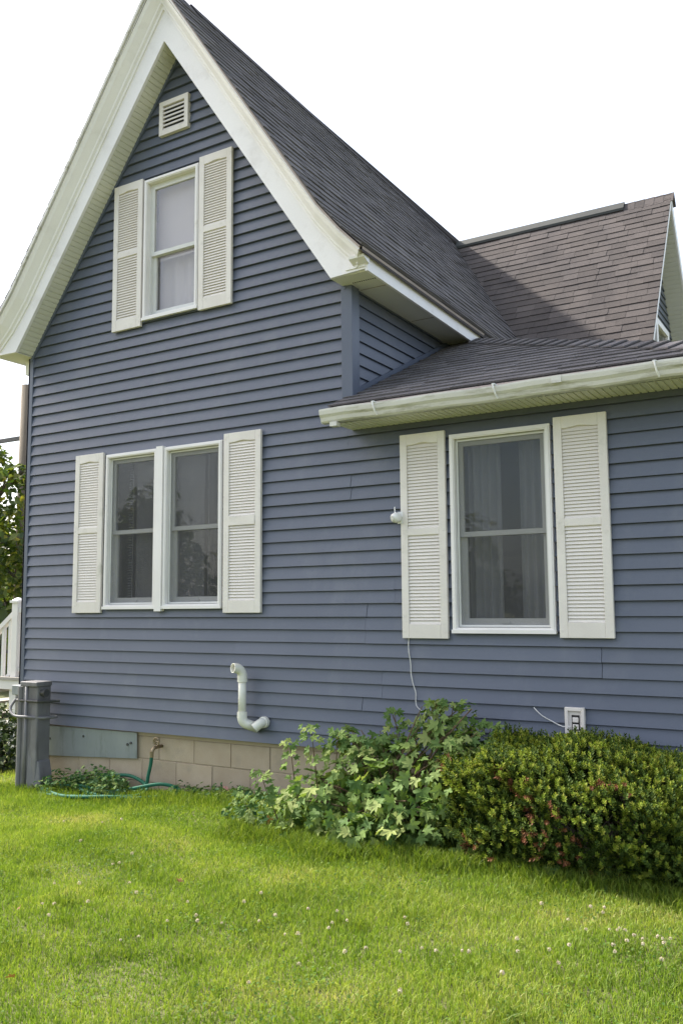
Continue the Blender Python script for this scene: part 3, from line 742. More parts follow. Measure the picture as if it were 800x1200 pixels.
# ------------------------------------------------------------------ windows
def pane(parent, x0, x1, z0, z1, y):
    mb = MB(); mb.box((x0, y, z0), (x1, y+.004, z1)); mb.build('pane', M['glass'], parent)
def make_window(W, screen, meet=.5):
    x0, x1, z0, z1 = W; T = .036
    mb = MB(); mb.ring(x0, x1, z0, z1, T, T, T, T, -.046, .085)
    mb.ring(x0+.010, x1-.010, z0+.010, z1-.010, .018, .018, .018, .018, -.053, -.046)
    win = mb.build('window', M['frame'], house)
    a0, a1, b0, b1 = x0+T, x1-T, z0+T, z1-T
    mb = MB(); mb.ring(a0-.001, a1+.001, b0-.001, b1+.001, .017, .017, .014, .017, .004, .075); mb.build('jamb_liner', M['sash'], win)
    a0 += .016; a1 -= .016; b0 += .013; b1 -= .016; zm = b0+(b1-b0)*meet
    mb = MB(); mb.ring(a0, a1, zm-.018, b1, .034, .034, .036, .036, .006, .034); us = mb.build('upper_sash', M['sash'], win)
    mb = MB(); mb.ring(a0, a1, b0, zm+.018, .040, .040, .052, .036, .036, .064); ls = mb.build('lower_sash', M['sash'], win)
    mb = MB(); cx = (a0+a1)/2; mb.box((cx-.03, .026, b0+.016), (cx+.03, .038, b0+.030)); mb.build('sash_lift', M['sash'], win)
    pane(win, a0+.030, a1-.030, zm+.012, b1-.030, .018); pane(win, a0+.034, a1-.034, b0+.046, zm-.012, .050)
    mb = MB(); mb.box((x0-.004, -.060, z0-.004), (x1+.004, -.03, z0+.022)); mb.build('sill', M['frame'], win)
    if screen:
        mb = MB(); mb.ring(a0-.012, a1+.012, b0-.008, b1+.012, .014, .014, .014, .014, -.012, -.002); mb.build('screen_frame', M['sash'], win)
        mb = MB(); mb.box((a0, -.0075, b0+.004), (a1, -.0067, b1)); mb.build('insect_screen', M['screen'], win)
    # the room behind the opening, open towards the glass
    mb = MB(); p = .45; Y0, Y1 = .086, 2.2
    mb.box((x0-p, Y1, z0-p*.4), (x1+p, Y1+.05, z1+p*.3)); mb.box((x0-p-.05, Y0, z0-p*.4), (x0-p, Y1, z1+p*.3)); mb.box((x1+p, Y0, z0-p*.4), (x1+p+.05, Y1, z1+p*.3))
    mb.box((x0-p, Y0, z0-p*.4-.05), (x1+p, Y1, z0-p*.4)); mb.box((x0-p, Y0, z1+p*.3), (x1+p, Y1, z1+p*.3+.05))
    mb.ring(x0-p-.04, x1+p+.04, z0-p*.4-.04, z1+p*.3+.04, p+.04+.002, p+.04+.002, p*.4+.04+.002, p*.3+.04+.002, Y0, Y0+.02)
    mb.build('room', M['room'], win)
    return win
wg = make_window(WIN_G, False, .47)
wd1 = make_window(WIN_D1, True, .49); wd2 = make_window(WIN_D2, True, .49)
we = make_window(WIN_E, True, .49)
mb = MB(); mb.box((WIN_D1[1]+.002, -.064, WIN_D1[2]-.025), (WIN_D2[0]-.002, .08, WIN_D1[3]+.012)); mb.build('window_mullion', M['frame'], house)
def curtain(name, x0, x1, z0, z1, y, waves, amp, mat, label, thick=.003):
    n = 60; mb = MB(); 
    for i in range(n+1):
        x = x0+(x1-x0)*i/n; yy = y + amp*math.sin(i/n*waves*2*math.pi) + amp*.4*math.sin(i/n*waves*4.3)
        mb.v += [(x, yy, z0), (x, yy+amp*.15, z1), (x, yy+thick, z0), (x, yy+amp*.15+thick, z1)]
    for i in range(n):
        a = 4*i; mb.f += [(a, a+4, a+5, a+1), (a+2, a+3, a+7, a+6)]
    loc = ((x0+x1)/2, y, z0)
    return tag(mb.build(name, mat, None, loc, smooth=True), label, 'curtain' if 'curtain' in name else 'shade')
curtain('curtain', -2.56, -2.30, -.28, 1.26, .16, 4, .022, M['curtain'], 'grey sheer curtain hanging at the left side of the lean-to window')
curtain('curtain', -2.16, -1.90, -.28, 1.26, .16, 4, .022, M['curtain'], 'grey sheer curtain hanging at the right side of the lean-to window')
curtain('roller_shade', WIN_G[0]+.03, WIN_G[1]-.03, WIN_G[2]+.62, WIN_G[3]-.03, .12, 1, .002, M['shade'], 'pale roller shade drawn behind the upper sash of the gable window')
curtain('curtain', WIN_G[0]-.1, WIN_G[1]+.1, WIN_G[2]-.05, WIN_G[3]-.3, .20, 5, .012, M['shade'], 'pale curtain showing in the lower sash of the gable window')
# slatted blind behind the left of the double windows
bl = empty('window_blind', (-5.8, .15, 0.0), 'half open slatted blind behind the left pane of the double window', 'blind')
mbs = MB(); mbs.hexa([(-.22, -.012, -.004), (.22, -.012, -.004), (.22, .012, .004), (-.22, .012, .004), (-.22, -.012, -.003), (.22, -.012, -.003), (.22, .012, .005), (-.22, .012, .005)])
sm = mbs.mesh('slat', M['curtain'])
for i in range(54): inst('slat', sm, bl, (-5.80, .15, .10+i*.024), (random.uniform(-.1, .3), 0, 0))
mb = MB(); mb.box((-6.03, .135, 1.395), (-5.57, .165, 1.425)); mb.build('head_rail', M['curtain'], bl)

# ------------------------------------------------------------------ shutters and vent
def shutter(x0, x1, z0, z1, nl, midf=.515):
    y0, y1 = -.022, -.052; W = x1-x0; st = .058; tr = .085; br = .105; mr = .055
    zm = z0+(z1-z0)*midf
    mb = MB()
    mb.box((x0, y1, z0), (x0+st, y0, z1)); mb.box((x1-st, y1, z0), (x1, y0, z1))
    mb.box((x0+st, y1, z0), (x1-st, y0, z0+br)); mb.box((x0+st, y1, zm-mr/2), (x1-st, y0, zm+mr/2))
    # top rail with a shallow arched lower edge
    xs = [x0+st+(W-2*st)*i/10 for i in range(11)]
    arch = [(x, z1-tr+.012*math.exp(-((i-5)/2.4)**2)) for i, x in enumerate(xs)]
    mb.prism_xz([(x1-st, z1), (x0+st, z1)] + arch, y1, y0)
    sh = mb.build('shutter', M['shutter'], house, bevel=.003)
    mb = MB(); mb.box((x0+st-.002, -.030, z0+br-.002), (x1-st+.002, -.0225, z1-tr+.014)); mb.build('backing', M['shutter'], sh)
    hw = (W-2*st)/2-.001; cx = (x0+x1)/2
    lm = MB(); lm.hexa([(-hw, -.0135, -.0115), (hw, -.0135, -.0115), (hw, -.004, -.0115), (-hw, -.004, -.0115), (-hw, -.0015, .0125), (hw, -.0015, .0125), (hw, .003, .0125), (-hw, .003, .0125)])
    me = lm.mesh('louver', M['shutter'])
    for a, b in ((z0+br, zm-mr/2), (zm+mr/2, z1-tr)):
        p = (b-a)/nl
        for i in range(nl): inst('louver', me, sh, (cx, -.0340, a+p*(i+.5)))
    for sx in (x0+.02, x1-.02):
        for sz in (z0+.05, zm, z1-.05):
            mb = MB(); mb.tube([(sx, y1-.0025, sz), (sx, y1+.001, sz)], .005, 8); mb.build('screw', M['shutter'], sh)
    return sh
shutter(-6.098, -5.728, 2.613, 4.063, 24); shutter(-5.032, -4.658, 2.634, 4.079, 24)
shutter(-6.542, -6.170, -.056, 1.456, 26); s2 = shutter(-4.724, -4.332, -.062, 1.475, 26)
shutter(-3.025, -2.655, -.256, 1.276, 26); shutter(-1.835, -1.471, -.242, 1.273, 26)
mb = MB(); mb.box((-4.665, -.056, .675), (-4.392, -.0525, .755)); mb.build('repair_plate', M['shutter'], s2)
def vent():
    x0, x1, z0, z1 = -5.534, -5.180, 4.43, 4.765
    mb = MB(); mb.ring(x0, x1, z0, z1, .045, .045, .045, .045, -.048, -.006); v = mb.build('gable_vent', M['shutter'], house)
    mb = MB(); mb.box((x0+.04, -.012, z0+.04), (x1-.04, -.006, z1-.04)); mb.build('backing', M['dark'], v)  # dark sheet stands in for the shade behind the slats
    n = 6; p = (z1-z0-.09)/n
    for i in range(n):
        z = z0+.045+p*i
        mb = MB(); mb.hexa([(x0+.044, -.046, z), (x1-.044, -.046, z), (x1-.044, -.040, z), (x0+.044, -.040, z), (x0+.044, -.034, z+p*.62), (x1-.044, -.034, z+p*.62), (x1-.044, -.026, z+p*.62), (x0+.044, -.026, z+p*.62)])
        mb.build('louver', M['shutter'], v)
vent()

# ------------------------------------------------------------------ foundation
mb = MB(); mb.box((XL+.05, .040, -2.0), (XE-.03, .20, -1.095)); fnd = mb.build('foundation', M['mortar'], house)
rb_ = random.Random(3)
for r in range(4):
    z1 = -1.157+.003 - .2*r + .2 if False else -1.155 - .2*(r-0); z1 += .0
    zt_, zb_ = z1, z1-.192
    if r == 0: pass
    x = XL+.05 - (.2 if r % 2 else 0) + .13
    while x < XE-.05:
        a, b = max(x, XL+.05), min(x+.392, XE-.035)
        if b-a > .05:
            dy = rb_.uniform(-.003, .003)
            m_ = MB(); m_.box((a, .034+dy, zb_), (b, .12, zt_)); m_.build('concrete_block', M['block'], fnd, bevel=.004)
        x += .4
mb = MB(); mb.box((XL+.05, .028, -1.148), (XE-.035, .12, -1.092)); mb.build('sill_plate', M['block'], fnd)
mb = MB(); mb.hexa([(-6.97, .004, -1.415), (-5.73, .010, -1.352), (-5.73, .016, -1.352), (-6.97, .010, -1.415), (-6.97, -.004, -1.13), (-5.73, .002, -1.125), (-5.73, .008, -1.125), (-6.97, .002, -1.13)])
sheet = mb.build('foundation_panel', M['sheet'], house)
for sx, sz in ((-5.80, -1.22), (-5.84, -1.235), (-6.4, -1.2), (-6.85, -1.25)):
    mb = MB(); mb.tube([(sx, -.004, sz), (sx, .01, sz)], .012, 8); mb.build('bolt', M['dark_metal'], sheet)

# ------------------------------------------------------------------ fittings on the wall
def hollow_pipe(mb, pts, r, wall=.006, n=16):
    mb.tube(pts, r, n, caps=False); mb.tube(pts, r-wall, n, caps=False)
    for e, nx in ((0, 1), (-1, -2)):
        p, q = Vector(pts[e]), Vector(pts[nx]); t = (q-p).normalized()
def arc(p0, d0, d1, R, n=7):
    """quarter-like bend starting at p0 heading d0 and ending heading d1"""
    d0 = Vector(d0).normalized(); d1 = Vector(d1).normalized(); ang = d0.angle(d1); ax = d0.cross(d1).normalized()
    c = Vector(p0) + (ax.cross(d0))*R; out = []
    for i in range(n+1):
        q = Matrix.Rotation(ang*i/n, 3, ax) @ (Vector(p0)-c); out.append(c+q)
    return out
def vent_pipes():
    loc = (-4.43, -.0, -1.0)
    t = empty('vent_pipe', loc, 'white plastic vent pipe with elbows on the blue siding left of the shrub', 'pipe')
    x = -4.462; y = -.115; R = .033
    zt_, zb_ = -.575, -.905
    # top elbow, open end towards the lawn and left
    d1 = Vector((-.38, -.85, .10)).normalized()
    pts = [Vector((x, y, zt_-.02))] + arc((x, y, zt_), (0, 0, 1), d1, .065, 8)
    pts.append(pts[-1]+d1*.03)
    mb = MB(); hollow_pipe(mb, pts, .040); mb.tube([pts[-1]-d1*.05, pts[-1]-d1*.046], .033, 16)
    # rim
    up_el = mb.build('upper_elbow', M['pvc'], t, smooth=True)
    mb = MB(); mb.tube([pts[-1]-d1*.045, pts[-1]-d1*.043], .033, 14); mb.build('mouth_shade', M['dark'], up_el)  # dark disc paints the shade down the pipe's mouth
    mb = MB(); n = 16
    a = d1.cross(Vector((0, 0, 1))).normalized(); b = a.cross(d1)
    for rr in (.040, .034):
        for j in range(n): mb.v.append(tuple(pts[-1]+(a*math.cos(2*math.pi*j/n)+b*math.sin(2*math.pi*j/n))*rr))
    mb.f = [(j, (j+1) % n, n+(j+1) % n, n+j) for j in range(n)]; mb.build('rim', M['pvc'], up_el)
    mb = MB(); mb.tube([(x, y, zb_-.005), (x, y, zt_+.005)], R, 16); mb.build('riser', M['pvc'], t, smooth=True)
    for z in (zt_-.025, zb_+.02):
        mb = MB(); mb.tube([(x, y, z-.022), (x, y, z-.0218), (x, y, z+.0218), (x, y, z+.022)], [.034, .041, .041, .034], 16); mb.build('coupling', M['pvc'], t)
    d2 = Vector((.62, .55, -.32)).normalized()
    p2 = arc((x, y, zb_), (0, 0, -1), d2, .06, 8); p2.append(p2[-1]+d2*.10)
    mb = MB(); mb.tube([Vector((x, y, zb_+.02))]+p2, .040, 16); mb.build('lower_elbow', M['pvc'], t, smooth=True)
    # short exhaust elbow beside it
    w0 = Vector((-4.300, .0, -.945)); d0 = Vector((0, -1, 0)); d3 = Vector((-.62, -.45, -.62)).normalized()
    p3 = [w0]+arc(w0+d0*.05, d0, d3, .05, 6); p3.append(p3[-1]+d3*.035)
    mb = MB(); hollow_pipe(mb, p3, .038); ex = mb.build('exhaust_elbow', M['pvc'], t, smooth=True)
    mb = MB(); mb.tube([p3[-1]-d3*.020, p3[-1]-d3*.018], .032, 14); mb.build('mouth_shade', M['dark'], ex)  # dark disc again painted in for the shaded inside of the elbow
    mb = MB(); mb.tube([w0+Vector((0, -.02, 0)), w0+Vector((0, -.021, 0)), w0+Vector((0, -.055, 0)), w0+Vector((0, -.056, 0))], [.036, .046, .046, .036], 16); mb.build('coupling', M['pvc'], t)
vent_pipes()
def camera_on_shutter():
    c = Vector((-3.045, -.085, .645))
    t = empty('security_camera', (c.x, -.05, c.z-.05), 'small round white security camera clipped to the outer edge of the lean-to shutter', 'camera')
    mb = MB(); prof = [(0, .0), (.022, .004), (.036, .02), (.040, .045), (.034, .068), (.018, .08), (0, .083)]
    pts = [c+Vector((-.25, -.9, -.15)).normalized()*(h-.04) for r, h in prof]
    mb.tube(pts, [max(r, .002) for r, h in prof], 16); mb.build('body', M['plastic_white'], t, smooth=True)
    mb = MB(); d = Vector((-.25, -.9, -.15)).normalized(); mb.tube([c+d*.040, c+d*.046], .016, 14); mb.build('lens', M['sash'], t)
    mb = MB(); mb.tube([c+Vector((-.02, .02, .02)), c+Vector((-.025, .025, .085))], [.006, .004], 8); mb.build('antenna', M['plastic_white'], t)
    mb = MB(); mb.tube([c+Vector((.0, .01, -.01)), c+Vector((.012, .033, -.02))], .014, 10); mb.box((-3.05, -.056, .60), (-3.005, -.0525, .69)); mb.build('bracket', M['plastic_white'], t)
    mb = MB(); W_ = lambda px, py, y=-.03: on_y(px, py, y)
    P = [W_(479, 745), W_(478.5, 760), W_(481, 778), W_(481.5, 790), W_(484, 802), W_(487, 812), W_(487.5, 826), W_(494, 833), W_(503, 838), W_(506, 845), W_(505, 870, -.05)]
    mb.tube(bez(P, 5), .0035, 6)
    tag(mb.build('cable', M['cable'], None, tuple(P[0])), 'thin white cable dangling from the lean-to shutter down behind the leafy shrub', 'cable')
camera_on_shutter()
def outlet():
    x0, x1, z1, z0 = -1.822, -1.690, -.700, -.900
    t = empty('outlet_box', (x0+.066, -.02, z0), 'ivory outdoor outlet box on the siding just above the yew bush', 'outlet')
    mb = MB(); mb.ring(x0, x1, z0, z1, .022, .022, .022, .024, -.050, -.015); mb.build('cover_frame', M['outlet'], t, bevel=.003)
    mb = MB(); mb.box((x0+.02, -.034, z0+.02), (x1-.02, -.016, z1-.022)); mb.build('plate', M['outlet'], t)
    mb = MB(); mb.box((x0+.044, -.0375, z0+.05), (x1-.036, -.0335, z1-.050)); mb.build('recess_shade', M['dark'], t)  # raised dark plate stands in for the shade of a recess
    for z in (z1-.082, z1-.128):
        mb = MB(); mb.box((x0+.050, -.046, z-.016), (x1-.042, -.037, z+.018)); mb.build('socket', M['outlet'], t, bevel=.004)
    P = [on_y(625, 829, -.025), on_y(634, 838, -.03), on_y(646, 845, -.03), on_y(658, 851, -.04), on_y(668, 852, -.05)]
    mb = MB(); mb.tube(bez(P, 5), .0035, 6); tag(mb.build('cable', M['cable'], None, tuple(P[0])), 'short white cable running into the outlet box above the yew bush', 'cable')
outlet()
def faucet_and_hose():
    f = Vector((-5.456, .0, -1.225))
    t = empty('garden_faucet', tuple(f), 'weathered brass garden faucet sticking out of the block foundation', 'faucet')
    mb = MB(); mb.tube([f+Vector((0, .04, 0)), f+Vector((0, -.055, 0)), f+Vector((0, -.085, -.02)), f+Vector((0, -.095, -.055))], [.014, .016, .016, .013], 10); mb.build('spout', M['brass'], t, smooth=True)
    mb = MB(); mb.tube([f+Vector((0, -.03, .0)), f+Vector((0, -.04, .04))], .008, 8); st = mb.build('valve_stem', M['brass'], t)
    mb = MB(); c = f+Vector((0, -.042, .045))
    for i in range(8):
        a = i*math.pi/4; mb.tube([c+Vector((math.cos(a)*.012, 0, math.sin(a)*.012)), c+Vector((math.cos(a)*.034, 0, math.sin(a)*.034))], .006, 5)
    mb.tube([c+Vector((math.cos(i*math.pi/8)*.034, 0, math.sin(i*math.pi/8)*.034)) for i in range(17)], .006, 6); mb.build('handle', M['brass'], t)
    G = lambda x, y, h=.02: Vector((x, y, ground(x, y)+h))
    P = [f+Vector((0, -.095, -.05)), f+Vector((-.006, -.098, -.13)), f+Vector((-.02, -.11, -.22)), G(-5.50, -.13, .05), G(-5.62, -.16), G(-5.9, -.12), G(-6.25, -.2), G(-6.5, -.32), G(-6.3, -.48), G(-5.95, -.42),
         G(-5.6, -.27, .06), G(-5.30, -.14, .10), G(-5.13, -.10, .04), G(-5.25, -.28), G(-5.6, -.42, .03), G(-6.0, -.36, .05), G(-6.3, -.14, .06), G(-6.0, -.05, .12), G(-5.75, -.04, .13), G(-5.5, -.10, .06), G(-5.42, -.30, .03),
         G(-5.65, -.46, .04), G(-6.05, -.52, .03), G(-6.4, -.40, .04), G(-6.55, -.22, .04), G(-6.2, -.26, .07), G(-5.8, -.34, .06), G(-5.5, -.36, .03)]
    mb = MB(); mb.tube(bez(P, 7), .0155, 8)
    h = tag(mb.build('garden_hose', M['hose'], None, tuple(G(-5.9, -.3, 0)), smooth=True), 'green garden hose hanging from the faucet and heaped along the foundation', 'hose')
    mb = MB(); mb.tube([P[0]+Vector((0, 0, .02)), P[0]+Vector((0, 0, -.03))], .017, 10); o = mb.build('coupling', M['brass'], h); 
faucet_and_hose()
def cabinet():
    y0, y1 = -.30, -.14; x0, x1 = -6.90, -6.69; zg = ground(-6.75)-.08
    t = empty('utility_cabinet', (-6.75, -.2, zg), 'weathered grey utility cabinet standing at the left corner of the house', 'cabinet')
    mb = MB(); mb.box((x0, y0, zg), (x1, y1, -.73)); mb.build('body', M['grey_metal'], t, bevel=.012)
    mb = MB(); mb.box((x0-.05, y0+.02, zg), (x0-.004, y1, -.80)); mb.tube([(x0-.022, y0+.005, zg), (x0-.022, y0+.005, -.74)], .028, 12); mb.build('riser_pipe', M['grey_metal'], t)
    mb = MB(); mb.tube([(x0+.07, y0-.008, zg), (x0+.07, y0-.008, -.735)], .016, 10); mb.build('conduit', M['grey_metal'], t, smooth=True)
    mb = MB(); mb.box((x0-.01, y0-.02, -.735), (x1+.01, y1, -.690)); mb.build('lid', M['grey_metal'], t, bevel=.008)
    mb = MB(); mb.box((x0-.15, y0+.0, -.82), (x0-.03, y1-.05, -.73)); mb.build('junction_box', M['sheet'], t, bevel=.006)
    mb = MB(); mb.tube([(x1-.03, y0+.05, -.79), (x1+.06, y0+.05, -.79)], .028, 14); mb.tube([(x1+.06, y0+.05, -.79), (x1+.065, y0+.05, -.79)], .036, 14); mb.build('valve', M['dark_metal'], t)
    mb = MB(); mb.tube(bez([(x0-.09, y0+.05, -.82), (x0-.13, y0-.02, -.93), (x0-.05, y0-.05, -1.0), (x0+.10, y0-.03, -1.01), (x1+.03, y0+.05, -1.02), (x1+.06, y1+.02, -1.02)], 6), .013, 10); mb.build('looped_conduit', M['grey_metal'], t, smooth=True)
    mb = MB(); mb.tube([(x0-.06, y0-.012, -.865), (x1+.02, y0-.012, -.865), (x1+.08, y1+.03, -.875)], .013, 8); mb.build('clamp_bar', M['dark_metal'], t)
    mb = MB(); mb.hexa([(x1-.1, y0-.03, zg), (x1+.10, y0-.0, zg), (x1+.10, y1, zg), (x1-.1, y1, zg), (x1-.1, y0-.005, zg+.42), (x1+.012, y0+.02, zg+.36), (x1+.012, y1, zg+.36), (x1-.1, y1, zg+.42)]); mb.build('base_skirt', M['grey_metal'], t, bevel=.01)
cabinet()

# ------------------------------------------------------------------ vegetation builders
def leaf_mesh(name, C, Nn, A, size, aspect, mat, fold=.18):
    """folded rhombic leaves; C centres, Nn normals, A long-axis hints, size per leaf"""
    C = np.asarray(C); Nn = Nn/np.linalg.norm(Nn, axis=1, keepdims=True)
    A = A - (A*Nn).sum(1, keepdims=True)*Nn; A /= np.linalg.norm(A, axis=1, keepdims=True)+1e-9
    B = np.cross(Nn, A); s_ = size[:, None]
    v0 = C - A*s_*.5; v1 = C + B*s_*aspect*.5 + Nn*s_*fold*.5 - A*s_*.05; v2 = C + A*s_*.5; v3 = C - B*s_*aspect*.5 + Nn*s_*fold*.5 - A*s_*.05
    V = np.stack([v0, v1, v2, v3], 1).reshape(-1, 3); n = len(C); b = np.arange(n)[:, None]*4
    T = np.concatenate([b+np.array([[0, 1, 2]]), b+np.array([[0, 2, 3]])], 0)
    return mesh_np(name, V, None, T, mat)
def unit(n):
    v = RNG.normal(size=(n, 3)); return v/np.linalg.norm(v, axis=1, keepdims=True)
def crown_points(blobs, n, shell=.55):
    """points in a union of uneven ellipsoids, thicker near their skins"""
    out = []; vol = np.array([b[3]*b[4]*b[5] for b in blobs]); cnt = (n*vol**.67/(vol**.67).sum()).astype(int)
    for b, c in zip(blobs, cnt):
        d = unit(c); r = shell+(1-shell)*RNG.random(c)**.6
        r *= 1+.16*np.sin(d[:, 0]*7+b[0]*3)*np.sin(d[:, 1]*6+b[1])+.12*np.sin(d[:, 2]*9+b[2])
        out.append((np.array(b[:3])+d*r[:, None]*np.array(b[3:6]), d))
    return np.concatenate([o[0] for o in out]), np.concatenate([o[1] for o in out])
def make_tree(name, label, trunk, blobs, nleaf, size, mat, r0=.16, group=None, cat='tree', limbs=True):
    t = empty(name, trunk[0], label, cat, group)
    mb = MB(); pts = bez(trunk, 5); m = len(pts); mb.tube(pts, [r0*(1-.7*i/m) for i in range(m)], 9)
    if limbs:
        for b in blobs:
            a = pts[min(m-1, int(m*random.uniform(.45, .95)))]; e = Vector(b[:3]); mid = (a+e)/2+Vector((0, 0, .12*(e-a).length))
            mb.tube(bez([a, mid, e], 4), [r0*.34*(1-.09*i) for i in range(9)], 6)
            for q in range(4):
                e2 = e + Vector(unit(1)[0])*min(b[3:6])*.8; mb.tube([e, (e+e2)/2+Vector((0, 0, .05)), e2], [r0*.12, r0*.08, r0*.03], 5)
    mb.build('trunk', M['bark'], t, trunk[0] if False else (0, 0, 0), smooth=True)
    C, D = crown_points(blobs, nleaf)
    Nn = D*.5+unit(len(C))*.7+np.array([0, 0, .45]); A = unit(len(C))+np.array([0, 0, -.5])
    me = leaf_mesh('crown', C, Nn, A, size*RNG.uniform(.6, 1.3, len(C)), .55, mat)
    link(bpy.data.objects.new('crown', me), t); return t

# ------------------------------------------------------------------ behind the left corner
def left_background():
    # wooden pole
    b = on_y(33, 452, 6.0); gx, gy = b.x, b.y
    t = empty('utility_pole', (gx, gy, -1.6), 'weathered wooden utility pole rising behind the left corner of the house', 'pole')
    mb = MB(); mb.tube([(gx, gy, -1.9), (gx, gy, b.z)], [.16, .125], 12); mb.build('shaft', M['wood_pole'], t, smooth=True)
    p = on_y(10, 513, 6.0); q = on_y(29, 521, 6.0)
    mb = MB(); mb.box((p.x-.9, gy-.06, p.z-.10), (gx+.1, gy+.0, p.z-.02)); mb.build('cross_arm', M['dark_metal'], t)
    mb = MB(); mb.tube(bez([(gx-16, gy+5, 3.3), (gx-6, gy+2, 2.55), (gx, gy, 2.72)], 10), .012, 5)
    tag(mb.build('overhead_wire', M['dark_metal'], None, (gx, gy, 2.7)), 'overhead wire running left from the wooden pole', 'wire')
    # tree beside the pole
    c = lambda px, py, y: on_y(px, py, y)
    bl_ = []
    for px, py, y, r in ((2, 575, 4.2, .62), (-40, 560, 4.4, .9), (14, 630, 4.0, .62), (-30, 650, 4.0, .9), (20, 680, 4.3, .50), (-70, 600, 4.8, 1.1), (-10, 540, 4.6, .40), (25, 555, 4.5, .26), (-60, 700, 4.0, .9)):
        p = c(px, py, y); bl_.append((p.x, p.y, p.z, r, r*.9, r*.8))
    b0 = c(-60, 800, 4.4)
    make_tree('garden_tree', 'leafy green tree seen past the left corner of the house', [(b0.x, b0.y, -1.75), (b0.x+.1, b0.y, -.4), (b0.x-.1, b0.y, .6), (b0.x, b0.y, 1.6)], bl_, 4200, .17, M['tree_leaf'], .16)
    # trees further away close the view at ground level
    for k, (x, y, z, r) in enumerate(((-19, 9, .2, 2.2), (-24, 13, .6, 2.8), (-30, 10, .8, 3.2))):
        make_tree('far_tree', ('low dense tree far behind the porch, nearest the house', 'dense green tree far behind the porch', 'broad tree farthest left behind the porch')[k], [(x, y, -1.9), (x+.1, y, z-.2)],
                  [(x, y, z, r, r, r*.8), (x+r*.5, y+.3, z-.9, r*.8, r*.8, r*.7), (x-r*.6, y, z-.7, r*.8, r*.8, r*.7)], 2600, .34, M['tree_leaf'], .2, 'trees beyond the porch')
    # white porch railing and steps
    pr = empty('porch', (-9.3, 1.6, -1.7), 'white porch railing and deck edge behind the left corner of the house', 'porch')
    y = 1.6; P = lambda px, py: on_y(px, py, y)
    zt = P(22, 703).z; zd = P(20, 792).z; xp = P(21, 740).x
    mb = MB(); mb.box((xp-.055, y-.055, zd-.1), (xp+.055, y+.055, zt-.03)); po = mb.build('post', M['rail'], pr, bevel=.006)
    mb = MB(); mb.box((xp-.075, y-.075, zt-.035), (xp+.075, y+.075, zt-.005)); mb.hexa([(xp-.06, y-.06, zt-.005), (xp+.06, y-.06, zt-.005), (xp+.06, y+.06, zt-.005), (xp-.06, y+.06, zt-.005), (xp-.01, y-.01, zt+.03), (xp+.01, y-.01, zt+.03), (xp+.01, y+.01, zt+.03), (xp-.01, y+.01, zt+.03)]); mb.build('post_cap', M['rail'], po)
    mb = MB(); mb.box((xp+.05, y-.035, zt-.16), (xp+1.6, y+.035, zt-.10)); mb.box((xp+.05, y-.025, zd+.06), (xp+1.6, y+.025, zd+.10)); mb.build('level_rail', M['rail'], pr)
    for i in range(10):
        mb = MB(); x = xp+.14+i*.125; mb.box((x-.018, y-.018, zd+.09), (x+.018, y+.018, zt-.15)); mb.build('baluster', M['rail'], pr)
    # stair rail falling to the left
    def zrail(x): return zt-.10 - .72*(xp-x)
    mb = MB(); x1, x2 = xp-.05, xp-1.3
    mb.hexa([(x2, y-.04, zrail(x2)-.07), (x1, y-.04, zrail(x1)-.07), (x1, y+.04, zrail(x1)-.07), (x2, y+.04, zrail(x2)-.07), (x2, y-.04, zrail(x2)), (x1, y-.04, zrail(x1)), (x1, y+.04, zrail(x1)), (x2, y+.04, zrail(x2))]); mb.build('stair_rail', M['rail'], pr)
    mb = MB(); dz = -(zt-zd)+.22
    mb.hexa([(x2, y-.03, zrail(x2)+dz-.05), (x1, y-.03, zrail(x1)+dz-.05), (x1, y+.03, zrail(x1)+dz-.05), (x2, y+.03, zrail(x2)+dz-.05), (x2, y-.03, zrail(x2)+dz), (x1, y-.03, zrail(x1)+dz), (x1, y+.03, zrail(x1)+dz), (x2, y+.03, zrail(x2)+dz)]); mb.build('stair_bottom_rail', M['rail'], pr)
    for i in range(9):
        x = xp-.13-i*.125; mb = MB(); mb.hexa([(x-.02, y-.02, zrail(x)+dz-.01), (x+.02, y-.02, zrail(x)+dz-.01), (x+.02, y+.02, zrail(x)+dz-.01), (x-.02, y+.02, zrail(x)+dz-.01), (x-.02, y-.02, zrail(x)-.02), (x+.02, y-.02, zrail(x)-.02), (x+.02, y+.02, zrail(x)-.02), (x-.02, y+.02, zrail(x)-.02)]); mb.build('baluster', M['rail'], pr)
    for i in range(9):
        mb = MB(); mb.box((xp-.20, y-.12+.14*i, zd-.045), (xp+1.9, y+.015+.14*i, zd-.01)); mb.build('deck_board', M['porch_deck'], pr)
    mb = MB(); mb.box((xp-.2, y-.10, zd-.16), (xp+1.9, y-.07, zd-.046)); mb.build('rim_joist', M['rail'], pr)
    for i in range(4):
        mb = MB(); mb.box((xp-.5-.28*i, y-.08, zd-.20-.19*i), (xp-.20-.28*i, y+1.1, zd-.16-.19*i)); mb.build('stair_tread', M['porch_deck'], pr)
    for x in (xp, xp+1.2):
        mb = MB(); mb.box((x-.06, y-.05, -1.95), (x+.06, y+.05, zd-.16)); mb.build('support_post', M['rail'], pr)
    # dark bush under the porch
    bl2 = []
    for px, py, yy, r in ((0, 880, .55, .34), (-30, 860, .6, .45), (4, 905, .45, .25), (-20, 905, .4, .4), (14, 880, .75, .3), (2, 845, .75, .20)):
        p = on_y(px, py, yy); bl2.append((p.x, p.y, p.z, r, r, r*.9))
    p = on_y(-15, 925, .6)
    make_tree('shaded_bush', 'dark leafy bush below the porch beside the grey cabinet', [(p.x, p.y, -1.9), (p.x, p.y, -1.5), (p.x+.05, p.y, -1.2)], bl2, 2600, .075, M['dark_leaf'], .05, cat='bush')
left_background()

